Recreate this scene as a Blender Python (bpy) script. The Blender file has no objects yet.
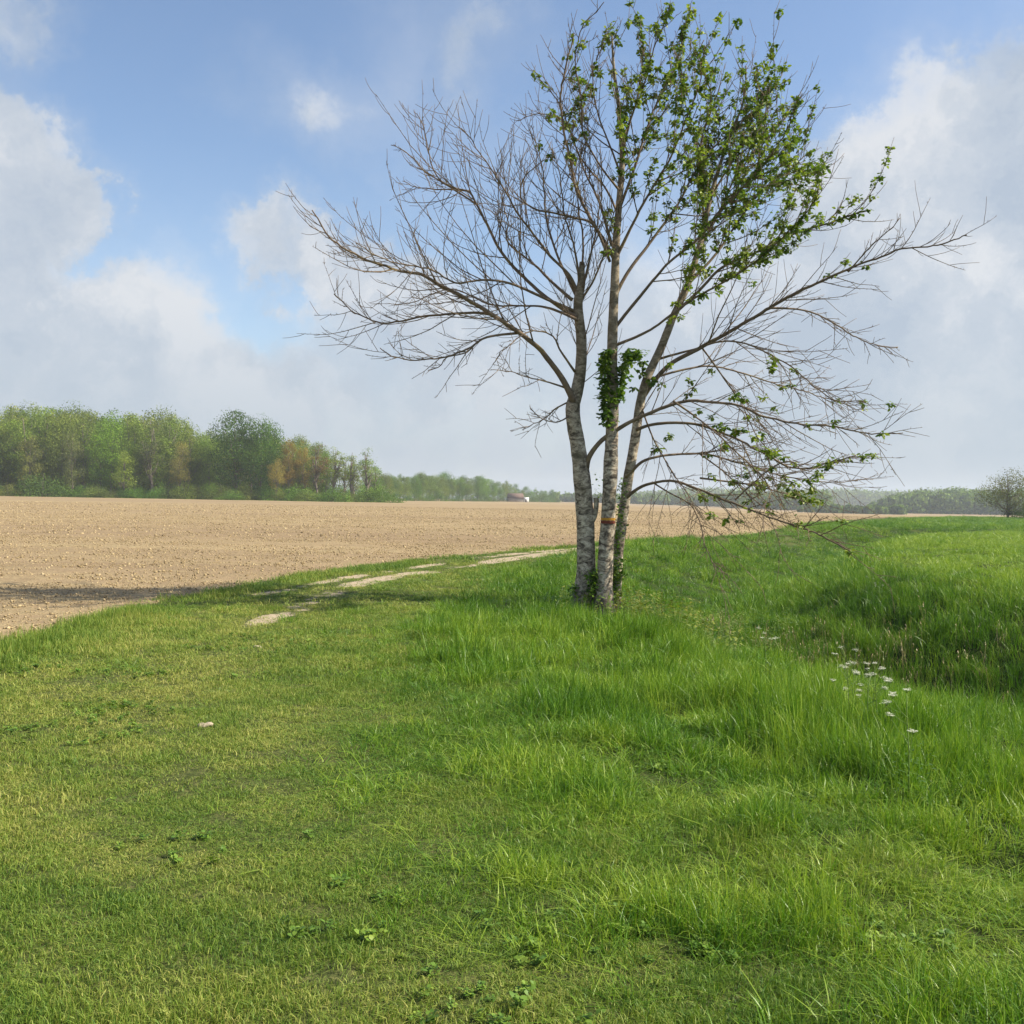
import bpy, math, random
import numpy as np
from mathutils import Vector, Matrix

R = math.radians
rng = np.random.default_rng(7)
random.seed(7)
SC = bpy.context.scene
COL = SC.collection

# ------------------------------------------------------------------ camera
CAM_Z = 1.6
PITCH, ROLL = R(-0.72), R(1.0)
cam_data = bpy.data.cameras.new('camera')
cam_data.sensor_width = 36.0
cam_data.lens = 36.0
cam_data.clip_start = 0.05
cam_data.clip_end = 9000
cam = bpy.data.objects.new('camera', cam_data)
COL.objects.link(cam)
cam_rot = Matrix.Rotation(R(90) + PITCH, 3, 'X') @ Matrix.Rotation(ROLL, 3, 'Z')
cam.matrix_world = Matrix.Translation((0, 0, CAM_Z)) @ cam_rot.to_4x4()
SC.camera = cam

# ------------------------------------------------------------------ light
SUN_AZ, SUN_EL = R(93), R(41)
sun_dir = Vector((math.sin(SUN_AZ) * math.cos(SUN_EL), math.cos(SUN_AZ) * math.cos(SUN_EL), math.sin(SUN_EL)))
sd = bpy.data.lights.new('sun', 'SUN')
sd.energy = 5.0
sd.angle = R(0.6)
sd.color = (1.0, 0.92, 0.76)
so = bpy.data.objects.new('sun', sd)
so.rotation_euler = sun_dir.to_track_quat('Z', 'Y').to_euler()
COL.objects.link(so)
SC.view_settings.view_transform = 'Standard'
SC.view_settings.look = 'None'
SC.view_settings.gamma = 1.0
SC.view_settings.exposure = 0.80
SC.cycles.use_denoising = True
SC.cycles.max_bounces = 8
SC.cycles.transparent_max_bounces = 8
SC.cycles.volume_bounces = 1
SKY_STRENGTH = 0.104
HAZE_DENSITY = 0.00023


def ray(px, py):
    return cam_rot @ Vector(((px - 512) / 1024, (512 - py) / 1024, -1.0))


def at(px, py, Y):
    d = ray(px, py)
    return Vector((0, 0, CAM_Z)) + d * (Y / d.y)


def gp(px, py, z=0.0):
    d = ray(px, py)
    p = Vector((0, 0, CAM_Z)) + d * ((z - CAM_Z) / d.z)
    return (p.x, p.y)


# ------------------------------------------------------------------ node helpers
class NT:
    def __init__(self, tree):
        self.t = tree
        self.n = tree.nodes
        self.l = tree.links

    def new(self, typ, **kw):
        nd = self.n.new(typ)
        for k, v in kw.items():
            setattr(nd, k, v)
        return nd

    def link(self, a, b):
        self.l.new(a, b)

    def put(self, sock, v):
        if hasattr(v, 'is_linked') or isinstance(v, bpy.types.NodeSocket):
            self.l.new(v, sock)
        else:
            sock.default_value = v

    def math(self, op, a, b=0.0, c=None, clamp=False):
        nd = self.new('ShaderNodeMath', operation=op, use_clamp=clamp)
        self.put(nd.inputs[0], a)
        self.put(nd.inputs[1], b)
        if c is not None:
            self.put(nd.inputs[2], c)
        return nd.outputs[0]

    def vmath(self, op, a, b=None, scale=None):
        nd = self.new('ShaderNodeVectorMath', operation=op)
        self.put(nd.inputs[0], a)
        if b is not None:
            self.put(nd.inputs[1], b)
        if scale is not None:
            self.put(nd.inputs['Scale'], scale)
        return nd

    def noise(self, vec, scale, detail=4, rough=0.55, dist=0.0):
        nd = self.new('ShaderNodeTexNoise')
        if vec is not None:
            self.l.new(vec, nd.inputs['Vector'])
        nd.inputs['Scale'].default_value = scale
        nd.inputs['Detail'].default_value = detail
        nd.inputs['Roughness'].default_value = rough
        nd.inputs['Distortion'].default_value = dist
        return nd

    def ramp(self, fac, stops, interp='LINEAR'):
        nd = self.new('ShaderNodeValToRGB')
        cr = nd.color_ramp
        cr.interpolation = interp
        while len(cr.elements) < len(stops):
            cr.elements.new(0.5)
        for e, (p, c) in zip(cr.elements, stops):
            e.position = p
            e.color = (*c, 1.0) if len(c) == 3 else c
        self.put(nd.inputs[0], fac)
        return nd.outputs[0]

    def mix(self, fac, a, b, blend='MIX'):
        nd = self.new('ShaderNodeMix', data_type='RGBA', blend_type=blend)
        self.put(nd.inputs[0], fac)
        self.put(nd.inputs[6], a if not isinstance(a, tuple) else (*a[:3], 1.0))
        self.put(nd.inputs[7], b if not isinstance(b, tuple) else (*b[:3], 1.0))
        return nd.outputs[2]

    def maprange(self, v, a, b, c=0.0, d=1.0, smooth=True):
        nd = self.new('ShaderNodeMapRange', interpolation_type='SMOOTHSTEP' if smooth else 'LINEAR')
        self.put(nd.inputs['Value'], v)
        for k, x in (('From Min', a), ('From Max', b), ('To Min', c), ('To Max', d)):
            self.put(nd.inputs[k], x)
        return nd.outputs[0]


# ------------------------------------------------------------------ sky
world = bpy.data.worlds.new('World')
SC.world = world
world.use_nodes = True
w = NT(world.node_tree)
w.n.clear()
sky = w.new('ShaderNodeTexSky', sky_type='NISHITA')
sky.sun_disc = False
sky.sun_elevation = SUN_EL
sky.sun_rotation = SUN_AZ
sky.altitude = 60
sky.air_density = 1.0
sky.dust_density = 0.9
sky.ozone_density = 2.2
bg_sky = w.new('ShaderNodeBackground')
w.link(sky.outputs[0], bg_sky.inputs[0])
bg_sky.inputs[1].default_value = SKY_STRENGTH
tc = w.new('ShaderNodeTexCoord')
dirv = w.vmath('NORMALIZE', tc.outputs['Generated']).outputs[0]
warp = w.noise(dirv, 7.0, 9, 0.66)
wv = w.vmath('SUBTRACT', warp.outputs['Color'], (0.5, 0.5, 0.5)).outputs[0]
wv = w.vmath('SCALE', wv, scale=0.17).outputs[0]
dw = w.vmath('ADD', dirv, wv).outputs[0]
# drifting cloud banks: (direction given by the pixel it sits behind, angular radius in px, amount)
CLOUDS = [(15, 170, 88, .9), (-70, 190, 120, 1.0), (72, 205, 48, .6), (30, 355, 98, .95), (-60, 340, 120, 1.0), (120, 358, 84, .9), (200, 372, 78, .85),
          (275, 400, 70, .5), (70, 430, 110, .35), (243, 240, 42, .55), (290, 246, 52, .62), (345, 262, 60, .62), (400, 290, 70, .5), (280, 90, 75, .27), (345, 120, 80, .28),
          (440, 30, 105, .28), (500, 60, 80, .25), (455, 165, 80, .22), (420, 380, 130, .28), (560, 400, 180, .22), (900, 165, 110, .34), (990, 160, 125, .40), (1090, 150, 150, .6),
          (850, 180, 66, .50), (960, 225, 100, .50), (1000, 315, 105, .65), (860, 290, 110, .36), (790, 410, 180, .45), (980, 440, 130, .40),
          (20, 10, 55, .5), (690, 230, 160, .30), (1350, 250, 400, .8), (-420, 250, 380, .7), (160, 290, 45, .25)]
acc = None
for px, py, rr, amt in CLOUDS:
    c = ray(px, py).normalized()
    dist = w.vmath('DISTANCE', dw, tuple(c)).outputs['Value']
    v = w.maprange(dist, rr / 1024 * 1.10, rr / 1024 * 0.30, 0.0, amt)
    acc = v if acc is None else w.math('ADD', acc, v)
# elsewhere round the horizon: broken cloud from noise
sx = w.new('ShaderNodeSeparateXYZ')
w.link(dirv, sx.inputs[0])
behind = w.maprange(sx.outputs[1], 0.55, 0.2)
n2 = w.noise(dirv, 2.6, 6, 0.6).outputs[0]
acc = w.math('ADD', acc, w.math('MULTIPLY', behind, w.maprange(n2, 0.42, 0.68, 0.0, 0.8)))
lowhaze = w.math('ADD', w.maprange(sx.outputs[2], 0.34, 0.0, 0.0, 0.62), 0.05)
acc = w.math('ADD', acc, lowhaze)
soft = w.noise(dirv, 9.0, 8, 0.6).outputs[0]
cov = w.math('ADD', acc, w.math('MULTIPLY', w.math('SUBTRACT', soft, 0.5), w.math('MULTIPLY', acc, 1.5)))
cov = w.math('ADD', w.maprange(cov, 0.02, 0.9, 0.0, 0.52, smooth=False), w.maprange(cov, 0.36, 0.66, 0.0, 0.42))
shade = w.noise(dw, 6.0, 6, 0.6).outputs[0]
ccol = w.ramp(shade, [(0.36, (0.50, 0.575, 0.68)), (0.49, (0.62, 0.675, 0.75)), (0.60, (0.80, 0.82, 0.85))])
lowcol = w.maprange(sx.outputs[2], 0.20, 0.0, 0.0, 0.9)
ccol = w.mix(lowcol, ccol, (0.475, 0.555, 0.655))
bg_c = w.new('ShaderNodeBackground')
w.link(ccol, bg_c.inputs[0])
bg_c.inputs[1].default_value = 0.555
mx = w.new('ShaderNodeMixShader')
w.link(cov, mx.inputs[0])
w.link(bg_sky.outputs[0], mx.inputs[1])
w.link(bg_c.outputs[0], mx.inputs[2])
wo = w.new('ShaderNodeOutputWorld')
w.link(mx.outputs[0], wo.inputs[0])


# ------------------------------------------------------------------ numpy noise and curves
def vnoise(x, y, seed=0):
    xi = np.floor(x).astype(np.int64)
    yi = np.floor(y).astype(np.int64)
    fx = x - xi
    fy = y - yi
    fx = fx * fx * (3 - 2 * fx)
    fy = fy * fy * (3 - 2 * fy)

    def h(a, b):
        n = (a * 374761393 + b * 668265263 + seed * 1442695041) & 0xffffffff
        n = ((n ^ (n >> 13)) * 1274126177) & 0xffffffff
        return ((n ^ (n >> 16)) & 0xffff) / 65535.0
    return (h(xi, yi) * (1 - fx) + h(xi + 1, yi) * fx) * (1 - fy) + (h(xi, yi + 1) * (1 - fx) + h(xi + 1, yi + 1) * fx) * fy


def fbm(x, y, s, seed=0, o=3):
    r = 0
    a = 0.5
    t = 0
    for k in range(o):
        r = r + a * vnoise(x / s * 2 ** k + 17.3 * k, y / s * 2 ** k + 5.1 * k, seed + k)
        t += a
        a *= 0.5
    return r / t


def cfb(x, y, s, seed=0, o=3, k=1.9):
    return np.clip((fbm(x, y, s, seed, o) - 0.5) * k + 0.5, 0, 1)


def sstep(v, a, b):
    t = np.clip((v - a) / (b - a), 0, 1)
    return t * t * (3 - 2 * t)


def crom(P, n=6):
    P = [np.array(p, float) for p in P]
    out = []
    for i in range(len(P) - 1):
        p0 = P[max(i - 1, 0)]
        p1, p2 = P[i], P[i + 1]
        p3 = P[min(i + 2, len(P) - 1)]
        for k in range(n):
            t = k / n
            out.append(0.5 * ((2 * p1) + (-p0 + p2) * t + (2 * p0 - 5 * p1 + 4 * p2 - p3) * t * t + (-p0 + 3 * p1 - 3 * p2 + p3) * t ** 3))
    out.append(P[-1])
    return np.array(out)


def pdist(x, y, poly):
    """distance to a polyline and signed distance (positive on its right-hand side)"""
    best = np.full(x.shape, 1e9)
    side = np.zeros(x.shape)
    tt = np.zeros(x.shape)
    n = len(poly) - 1
    for i in range(n):
        a, b = poly[i], poly[i + 1]
        d = b - a
        L = float(d @ d) + 1e-12
        t = np.clip(((x - a[0]) * d[0] + (y - a[1]) * d[1]) / L, 0, 1)
        dx = x - (a[0] + t * d[0])
        dy = y - (a[1] + t * d[1])
        q = dx * dx + dy * dy
        m = q < best - 1e-9
        best = np.where(m, q, best)
        side = np.where(m, dx * d[1] - dy * d[0], side)
        tt = np.where(m, (i + t) / n, tt)
    best = np.sqrt(best)
    return best, np.where(side >= 0, best, -best), tt


FIELD_EDGE = crom([(-14, -40), (-8.5, -8), (-6.9, 2), (-6.1, 7)] + [gp(*p) for p in
              ((-20, 650), (60, 628), (150, 604), (250, 583), (330, 571), (420, 560), (500, 551), (575, 545), (660, 539), (740, 533), (800, 526), (850, 519.5))]
              + [(75, 190), (160, 340), (330, 600), (700, 1000), (1500, 1500)])
RUT1 = crom([gp(*p) for p in ((20, 800), (110, 735), (180, 680), (235, 643), (262, 624), (310, 603), (345, 589), (390, 577), (465, 565), (520, 557), (575, 550.5), (640, 544), (720, 538), (780, 532))])
RUT2 = crom([gp(*p) for p in ((200, 604), (245, 597), (295, 589), (350, 577), (430, 564.5), (500, 554.5), (575, 548), (660, 541.5))])
DITCH = crom([(60, 7.5), (22, 11.0), (12, 12.2), (8.2, 13.2), (6.2, 15), (5.2, 18.5), (5.5, 25), (10, 37.5), (18, 56), (26, 65), (36, 70), (50, 72)])
TALL = crom([(4.5, 0), (3.2, 3.6), (2.55, 5.2), (1.85, 6.5), (1.55, 8.8), (0.9, 11.5), (0.9, 14.2), (1.6, 17), (2.4, 23), (4.5, 32), (9, 43), (20, 62), (40, 95), (80, 170), (150, 300)])


def H(x, y):
    x = np.asarray(x, float)
    y = np.asarray(y, float)
    r = np.sqrt(x * x + y * y)
    d, _, t = pdist(x, y, DITCH)
    _, s, _ = pdist(x, y, DITCH)
    wd = (2.6 - 0.35 * sstep(s, -0.8, 0.8)) * (0.9 + 0.3 * fbm(x, y, 5, 3)) * (1 + 0.25 * sstep(r, 30, 60))
    z = -1.15 * np.exp(-(d / wd) ** 2.4)
    # the near side of the ditch is a broad hollow
    z = z - 0.62 * np.exp(-((x - 6.5) / 4.3) ** 2 - ((y - 12.8) / 5.6) ** 2) * sstep(s, 1.6, -0.6)
    # meadow beyond the ditch stands a little higher than the near bank
    z = z + 0.12 * sstep(s, 0.8, 3.5) * sstep(r, 220, 90)
    z = z + 0.05 * (fbm(x, y, 3.0, 11) - 0.5) + 0.10 * (fbm(x, y, 14.0, 21) - 0.5)
    _, ts, _ = pdist(x, y, TALL)
    tus = sstep(ts, -2.6, 0.3) * sstep(r, 60, 25)
    z = z + 0.26 * tus * (fbm(x, y, 0.75, 31, 2) - 0.5)
    # the far land falls away gently to the right
    z = z - 3.4 * sstep(y, 150, 700) * sstep(x / np.maximum(y, 1), -0.02, 0.34)
    z = z - 0.6 * sstep(y, 60, 300) * sstep(x / np.maximum(y, 1), 0.1, 0.4)
    return z


def H1(x, y):
    return float(H(np.array([x]), np.array([y]))[0])


def ground_hit(px, py):
    z = 0.0
    for _ in range(12):
        x, y = gp(px, py, z)
        z = H1(x, y)
    return x, y, z


# ------------------------------------------------------------------ object helpers
def mesh(name, verts, faces, mats=(), smooth=False, midx=None):
    me = bpy.data.meshes.new(name)
    verts = np.asarray(verts, dtype=np.float32)
    if isinstance(faces, np.ndarray):
        faces = [faces]
    starts = []
    loops = []
    off = 0
    for f in faces:
        f = np.asarray(f, dtype=np.int32)
        if len(f) == 0:
            continue
        k = f.shape[1]
        starts.append(off + np.arange(len(f), dtype=np.int32) * k)
        loops.append(f.ravel())
        off += f.size
    me.vertices.add(len(verts))
    me.vertices.foreach_set('co', verts.ravel())
    if loops:
        loops = np.concatenate(loops)
        starts = np.concatenate(starts)
        me.loops.add(len(loops))
        me.loops.foreach_set('vertex_index', loops)
        me.polygons.add(len(starts))
        me.polygons.foreach_set('loop_start', starts)
        if midx is not None:
            me.polygons.foreach_set('material_index', np.asarray(midx, dtype=np.int32))
    me.update(calc_edges=True)
    me.validate()
    for m in mats:
        me.materials.append(m)
    if smooth:
        me.polygons.foreach_set('use_smooth', np.ones(len(me.polygons), dtype=bool))
    return me


def obj(name, me, parent=None, loc=None):
    o = bpy.data.objects.new(name, me)
    COL.objects.link(o)
    if parent is not None:
        o.parent = parent
    if loc is not None:
        o.location = loc
    return o


def tag(o, label=None, cat=None, group=None, kind=None):
    if label:
        o['label'] = label
    if cat:
        o['category'] = cat
    if group:
        o['group'] = group
    if kind:
        o['kind'] = kind
    return o


def material(name):
    m = bpy.data.materials.new(name)
    m.use_nodes = True
    t = NT(m.node_tree)
    t.n.clear()
    out = t.new('ShaderNodeOutputMaterial')
    return m, t, out


def leafmat(name, c1, c2, c3, rough=0.5, trans=0.35, inst=False, use_objcolor=False, wscale=0.8, spec=0.3):
    """thin leaves and blades: diffuse + translucent"""
    m, t, out = material(name)
    geo = t.new('ShaderNodeNewGeometry')
    isl = geo.outputs['Random Per Island']
    if inst:
        a = t.new('ShaderNodeAttribute', attribute_type='INSTANCER', attribute_name='tint')
        f = t.math('ADD', t.math('MULTIPLY', isl, 0.5), t.math('MULTIPLY', a.outputs['Fac'], 0.5))
    else:
        n = t.noise(geo.outputs['Position'], wscale, 3)
        f = t.math('ADD', t.math('MULTIPLY', isl, 0.55), t.math('MULTIPLY', t.maprange(n.outputs[0], 0.3, 0.7), 0.45))
    col = t.ramp(f, [(0.12, c1), (0.5, c2), (0.92, c3)])
    if use_objcolor:
        oi = t.new('ShaderNodeObjectInfo')
        col = t.mix(1.0, col, oi.outputs['Color'], 'MULTIPLY')
    b = t.new('ShaderNodeBsdfPrincipled')
    t.link(col, b.inputs['Base Color'])
    b.inputs['Roughness'].default_value = rough
    b.inputs['Specular IOR Level'].default_value = spec
    tr = t.new('ShaderNodeBsdfTranslucent')
    tcol = t.mix(1.0, col, (1.05, 1.15, 0.55), 'MULTIPLY')
    t.link(tcol, tr.inputs[0])
    mx = t.new('ShaderNodeMixShader')
    mx.inputs[0].default_value = trans
    t.link(b.outputs[0], mx.inputs[1])
    t.link(tr.outputs[0], mx.inputs[2])
    t.link(mx.outputs[0], out.inputs[0])
    return m


def flatmat(name, col, rough=0.8, var=0.25, scale=6.0, bump=0.0):
    m, t, out = material(name)
    tcn = t.new('ShaderNodeTexCoord')
    n = t.noise(tcn.outputs['Object'], scale, 5, 0.6)
    c = t.ramp(n.outputs[0], [(0.3, tuple(v * (1 - var) for v in col)), (0.7, tuple(min(1, v * (1 + var)) for v in col))])
    b = t.new('ShaderNodeBsdfPrincipled')
    t.link(c, b.inputs['Base Color'])
    b.inputs['Roughness'].default_value = rough
    b.inputs['Specular IOR Level'].default_value = 0.2
    if bump:
        bp = t.new('ShaderNodeBump')
        bp.inputs['Strength'].default_value = bump
        bp.inputs['Distance'].default_value = 0.02
        t.link(n.outputs[0], bp.inputs['Height'])
        t.link(bp.outputs[0], b.inputs['Normal'])
    t.link(b.outputs[0], out.inputs[0])
    return m


# ------------------------------------------------------------------ ground material
def ground_material():
    m, t, out = material('ground')
    geo = t.new('ShaderNodeNewGeometry')
    P = geo.outputs['Position']
    af = t.new('ShaderNodeAttribute', attribute_name='field')
    ap = t.new('ShaderNodeAttribute', attribute_name='path')
    al = t.new('ShaderNodeAttribute', attribute_name='lush')
    # tilled soil
    n1 = t.noise(P, 14.0, 6, 0.65)
    n2 = t.noise(P, 0.35, 4, 0.6)
    n3 = t.noise(P, 3.0, 5, 0.7)
    mp = t.new('ShaderNodeMapping')
    t.link(P, mp.inputs[0])
    mp.inputs['Rotation'].default_value = (0, 0, R(-8))
    mp.inputs['Scale'].default_value = (0.02, 0.9, 1)
    n4 = t.noise(mp.outputs[0], 1.0, 4, 0.6)
    soil = t.ramp(n1.outputs[0], [(0.30, (0.17, 0.118, 0.060)), (0.46, (0.295, 0.230, 0.125)), (0.70, (0.42, 0.330, 0.185))])
    soil = t.mix(t.maprange(n3.outputs[0], 0.60, 0.35, 0.0, 0.35), soil, (0.30, 0.19, 0.115))
    soil = t.mix(t.maprange(n2.outputs[0], 0.35, 0.7, 0.0, 0.30), soil, (0.40, 0.29, 0.185))
    soil = t.mix(t.maprange(n4.outputs[0], 0.46, 0.64, 0.0, 0.5), soil, (0.22, 0.155, 0.095))
    mp2 = t.new('ShaderNodeMapping')
    t.link(P, mp2.inputs[0])
    mp2.inputs['Rotation'].default_value = (0, 0, R(-6))
    mp2.inputs['Scale'].default_value = (0.006, 0.035, 1)
    n5 = t.noise(mp2.outputs[0], 1.0, 4, 0.6)
    soil = t.mix(t.maprange(n5.outputs[0], 0.46, 0.62, 0.0, 0.45), soil, (0.20, 0.135, 0.085))
    # grass sward / thatch
    g1 = t.noise(P, 22.0, 6, 0.7)
    g2 = t.noise(P, 0.7, 4, 0.6)
    sward = t.ramp(g1.outputs[0], [(0.30, (0.028, 0.036, 0.012)), (0.5, (0.070, 0.085, 0.024)), (0.72, (0.17, 0.165, 0.060))])
    lush = t.ramp(g1.outputs[0], [(0.30, (0.012, 0.020, 0.005)), (0.5, (0.028, 0.048, 0.010)), (0.72, (0.07, 0.095, 0.022))])
    grass = t.mix(al.outputs['Fac'], sward, lush)
    grass = t.mix(t.maprange(g2.outputs[0], 0.5, 0.75, 0.0, 0.35), grass, (0.16, 0.165, 0.05))
    # bare chalky track
    bare = t.ramp(n1.outputs[0], [(0.3, (0.30, 0.23, 0.15)), (0.7, (0.50, 0.41, 0.30))])
    edge = t.math('ADD', af.outputs['Fac'], t.math('MULTIPLY', t.math('SUBTRACT', n3.outputs[0], 0.5), 0.9))
    fm = t.maprange(edge, 0.42, 0.58)
    pedge = t.math('ADD', ap.outputs['Fac'], t.math('MULTIPLY', t.math('SUBTRACT', n3.outputs[0], 0.5), 1.1))
    pm = t.maprange(pedge, 0.45, 0.65)
    col = t.mix(pm, grass, bare)
    col = t.mix(fm, col, soil)
    b = t.new('ShaderNodeBsdfPrincipled')
    t.link(col, b.inputs['Base Color'])
    b.inputs['Roughness'].default_value = 0.95
    b.inputs['Specular IOR Level'].default_value = 0.1
    hb = t.math('ADD', t.math('MULTIPLY', n1.outputs[0], 0.6), t.math('MULTIPLY', n3.outputs[0], 0.8))
    bp = t.new('ShaderNodeBump')
    bp.inputs['Strength'].default_value = 0.9
    bp.inputs['Distance'].default_value = 0.07
    t.link(hb, bp.inputs['Height'])
    t.link(bp.outputs[0], b.inputs['Normal'])
    t.link(b.outputs[0], out.inputs[0])
    return m


MAT_GROUND = ground_material()

# ------------------------------------------------------------------ ground sheet, split along field edge and track
rr = [0.0]
r_ = 0.6
while r_ < 2300:
    rr.append(r_)
    r_ *= 1.013 if r_ > 4 else 1.05
    if r_ > 120:
        r_ *= 1.012
rr = np.array(rr[1:])
NA = 900
# finer angles in front
u = np.linspace(0, 1, NA, endpoint=False)
ang = 2 * np.pi * u
ang = ang - 0.62 * np.sin(ang)           # packs rays round angle 0 = +Y
AA, RR = np.meshgrid(ang, rr)
X = RR * np.sin(AA)
Y = RR * np.cos(AA)
shp = X.shape
x = X.ravel()
y = Y.ravel()
z = H(x, y)
_, fs, _ = pdist(x, y, FIELD_EDGE)
fs = -fs                                  # positive inside the field
d1, _, t1 = pdist(x, y, RUT1)
d2, _, t2 = pdist(x, y, RUT2)


def field_amt(fs, x, y):
    return sstep(fs + 0.5 * (fbm(x, y, 1.2, 41) - 0.5), -0.35, 0.35)


def path_amt(x, y, d1, t1, d2, t2):
    w1 = 0.20 + 0.16 * fbm(x, y, 2.0, 51) + 0.0085 * np.maximum(y - 14, 0)
    k1 = sstep(t1, 0.22, 0.33) * np.clip(-0.55 + 2.5 * fbm(x, y, 0.9 + 0.02 * y, 52, 4), 0, 1) + 0.16 * sstep(t1, 0.36, 0.2) * np.clip(-0.3 + 2.2 * fbm(x, y, 0.8, 57, 3), 0, 1.6)
    a = np.exp(-(d1 / w1) ** 4) * k1
    b = np.exp(-(d2 / (0.22 + 0.009 * np.maximum(y - 14, 0))) ** 2) * np.clip(-0.5 + 2.3 * fbm(x, y, 1.2, 53, 4), 0, 1) * 0.9
    return np.clip(np.maximum(a, b), 0, 1) * sstep(y, 44, 34)


fa = field_amt(fs, x, y)
pa = path_amt(x, y, d1, t1, d2, t2)
_, ts, _ = pdist(x, y, TALL)
lu = sstep(ts + 0.8 * (fbm(x, y, 1.5, 61) - 0.5), -2.4, -0.2)
# soil relief: clods, faint drill rows
z = z + fa * (0.035 * (fbm(x, y, 0.25, 71, 2) - 0.5) + 0.05 * (fbm(x, y, 1.3, 72) - 0.5)) * sstep(RR.ravel(), 120, 40)
V = np.column_stack([x, y, z])
nr, na = shp
I = np.arange(nr * na).reshape(nr, na)
q = np.stack([I[:-1], np.roll(I, -1, 1)[:-1], np.roll(I, -1, 1)[1:], I[1:]], -1).reshape(-1, 4)
q = q[:, ::-1]
fq = fa[q].mean(1)
pq = np.where((t1[q].mean(1) > 0.3) & (y[q].mean(1) < 42), np.exp(-(d1[q].mean(1) / 0.42) ** 4), 0)
is_field = fq > 0.5
is_path = (~is_field) & (pq > 0.5)
is_meadow = ~(is_field | is_path)


def sub_ground(name, mask, lab=None):
    f = q[mask]
    used = np.unique(f)
    remap = np.zeros(len(V), dtype=np.int64)
    remap[used] = np.arange(len(used))
    faces = [remap[f]]
    verts = V[used]
    if name == 'meadow':                  # close the centre of the sheet
        faces = [remap[f]]
        c = len(verts)
        verts = np.vstack([verts, [0, 0, H1(0, 0)]])
        ring = remap[I[0]]
        tri = np.column_stack([np.full(na, c), np.roll(ring, -1), ring])
        faces.append(tri)
        used2 = np.append(used, I[0, 0])
    else:
        used2 = used
    me = mesh(name, verts, faces, [MAT_GROUND], smooth=True)
    for an, arr in (('field', fa), ('path', pa), ('lush', lu)):
        a = me.attributes.new(an, 'FLOAT', 'POINT')
        a.data.foreach_set('value', arr[used2].astype(np.float32))
    o = obj(name, me)
    tag(o, kind='structure')
    return o


sub_ground('meadow', is_meadow)
sub_ground('tilled_field', is_field)
sub_ground('path', is_path)


# ------------------------------------------------------------------ scattered ground cover: one mesh holds points and clump shapes
def scatter(name, variants, mats, pts, rot, scl, tint, label=None):
    """variants: list of (verts, [faces arrays], material index or None)"""
    nv = len(variants)
    vs = []
    fc = {}
    part = []
    mi = {}
    off = 0
    for k, var in enumerate(variants):
        v, fl = var[0], var[1]
        m_i = var[2] if len(var) > 2 else 0
        vs.append(v)
        for j, f in enumerate(fl):
            if len(f) == 0:
                continue
            fc.setdefault(f.shape[1], []).append(f + off)
            mm = m_i[j] if isinstance(m_i, (list, tuple)) else m_i
            mi.setdefault(f.shape[1], []).append(np.full(len(f), mm))
        part.append(np.full(len(v), k))
        off += len(v)
    vs.append(pts)
    part.append(np.full(len(pts), -1))
    ks = sorted(fc)
    faces = [np.vstack(fc[k]) for k in ks]
    midx = np.concatenate([np.concatenate(mi[k]) for k in ks])
    me = mesh(name, np.vstack(vs), faces, mats, midx=midx)
    n0 = off
    N = off + len(pts)

    def attr(an, typ, key, arr, dim=1):
        a = me.attributes.new(an, typ, 'POINT')
        full = np.zeros((N, dim), dtype=np.float32 if typ != 'INT' else np.int32)
        full[n0:] = np.asarray(arr).reshape(-1, dim)
        a.data.foreach_set(key, full.ravel())
    a = me.attributes.new('part', 'INT', 'POINT')
    a.data.foreach_set('value', np.concatenate(part).astype(np.int32))
    attr('rot', 'FLOAT_VECTOR', 'vector', rot, 3)
    attr('scl', 'FLOAT_VECTOR', 'vector', scl, 3)
    attr('tint', 'FLOAT', 'value', tint)
    attr('vid', 'INT', 'value', rng.integers(0, nv, len(pts)))
    o = obj(name, me)
    ng = bpy.data.node_groups.new(name + '_nodes', 'GeometryNodeTree')
    ng.interface.new_socket('Geometry', in_out='INPUT', socket_type='NodeSocketGeometry')
    ng.interface.new_socket('Geometry', in_out='OUTPUT', socket_type='NodeSocketGeometry')
    t = NT(ng)
    gi = t.new('NodeGroupInput')
    go = t.new('NodeGroupOutput')

    def named(an, typ):
        nd = t.new('GeometryNodeInputNamedAttribute', data_type=typ)
        nd.inputs[0].default_value = an
        return [s for s in nd.outputs if s.enabled and s.name == 'Attribute'][0]
    pa_ = named('part', 'INT')

    def pick(k):
        c = t.new('FunctionNodeCompare', data_type='INT', operation='EQUAL')
        ins = [s for s in c.inputs if s.enabled]
        t.link(pa_, ins[0])
        ins[1].default_value = k
        s = t.new('GeometryNodeSeparateGeometry', domain='POINT')
        t.link(gi.outputs[0], s.inputs[0])
        t.link(c.outputs[0], s.inputs[1])
        return s.outputs[0]
    join = t.new('GeometryNodeJoinGeometry')
    for k in range(nv):
        g2i = t.new('GeometryNodeGeometryToInstance')
        t.link(pick(k), g2i.inputs[0])
        t.link(g2i.outputs[0], join.inputs[0])
    iop = t.new('GeometryNodeInstanceOnPoints')
    t.link(pick(-1), iop.inputs['Points'])
    t.link(join.outputs[0], iop.inputs['Instance'])
    iop.inputs['Pick Instance'].default_value = True
    t.link(named('vid', 'INT'), iop.inputs['Instance Index'])
    e2r = t.new('FunctionNodeEulerToRotation')
    t.link(named('rot', 'FLOAT_VECTOR'), e2r.inputs[0])
    t.link(e2r.outputs[0], iop.inputs['Rotation'])
    t.link(named('scl', 'FLOAT_VECTOR'), iop.inputs['Scale'])
    t.link(iop.outputs[0], go.inputs[0])
    md = o.modifiers.new('scatter', 'NODES')
    md.node_group = ng
    tag(o, label=label, kind='stuff')
    return o


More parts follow.
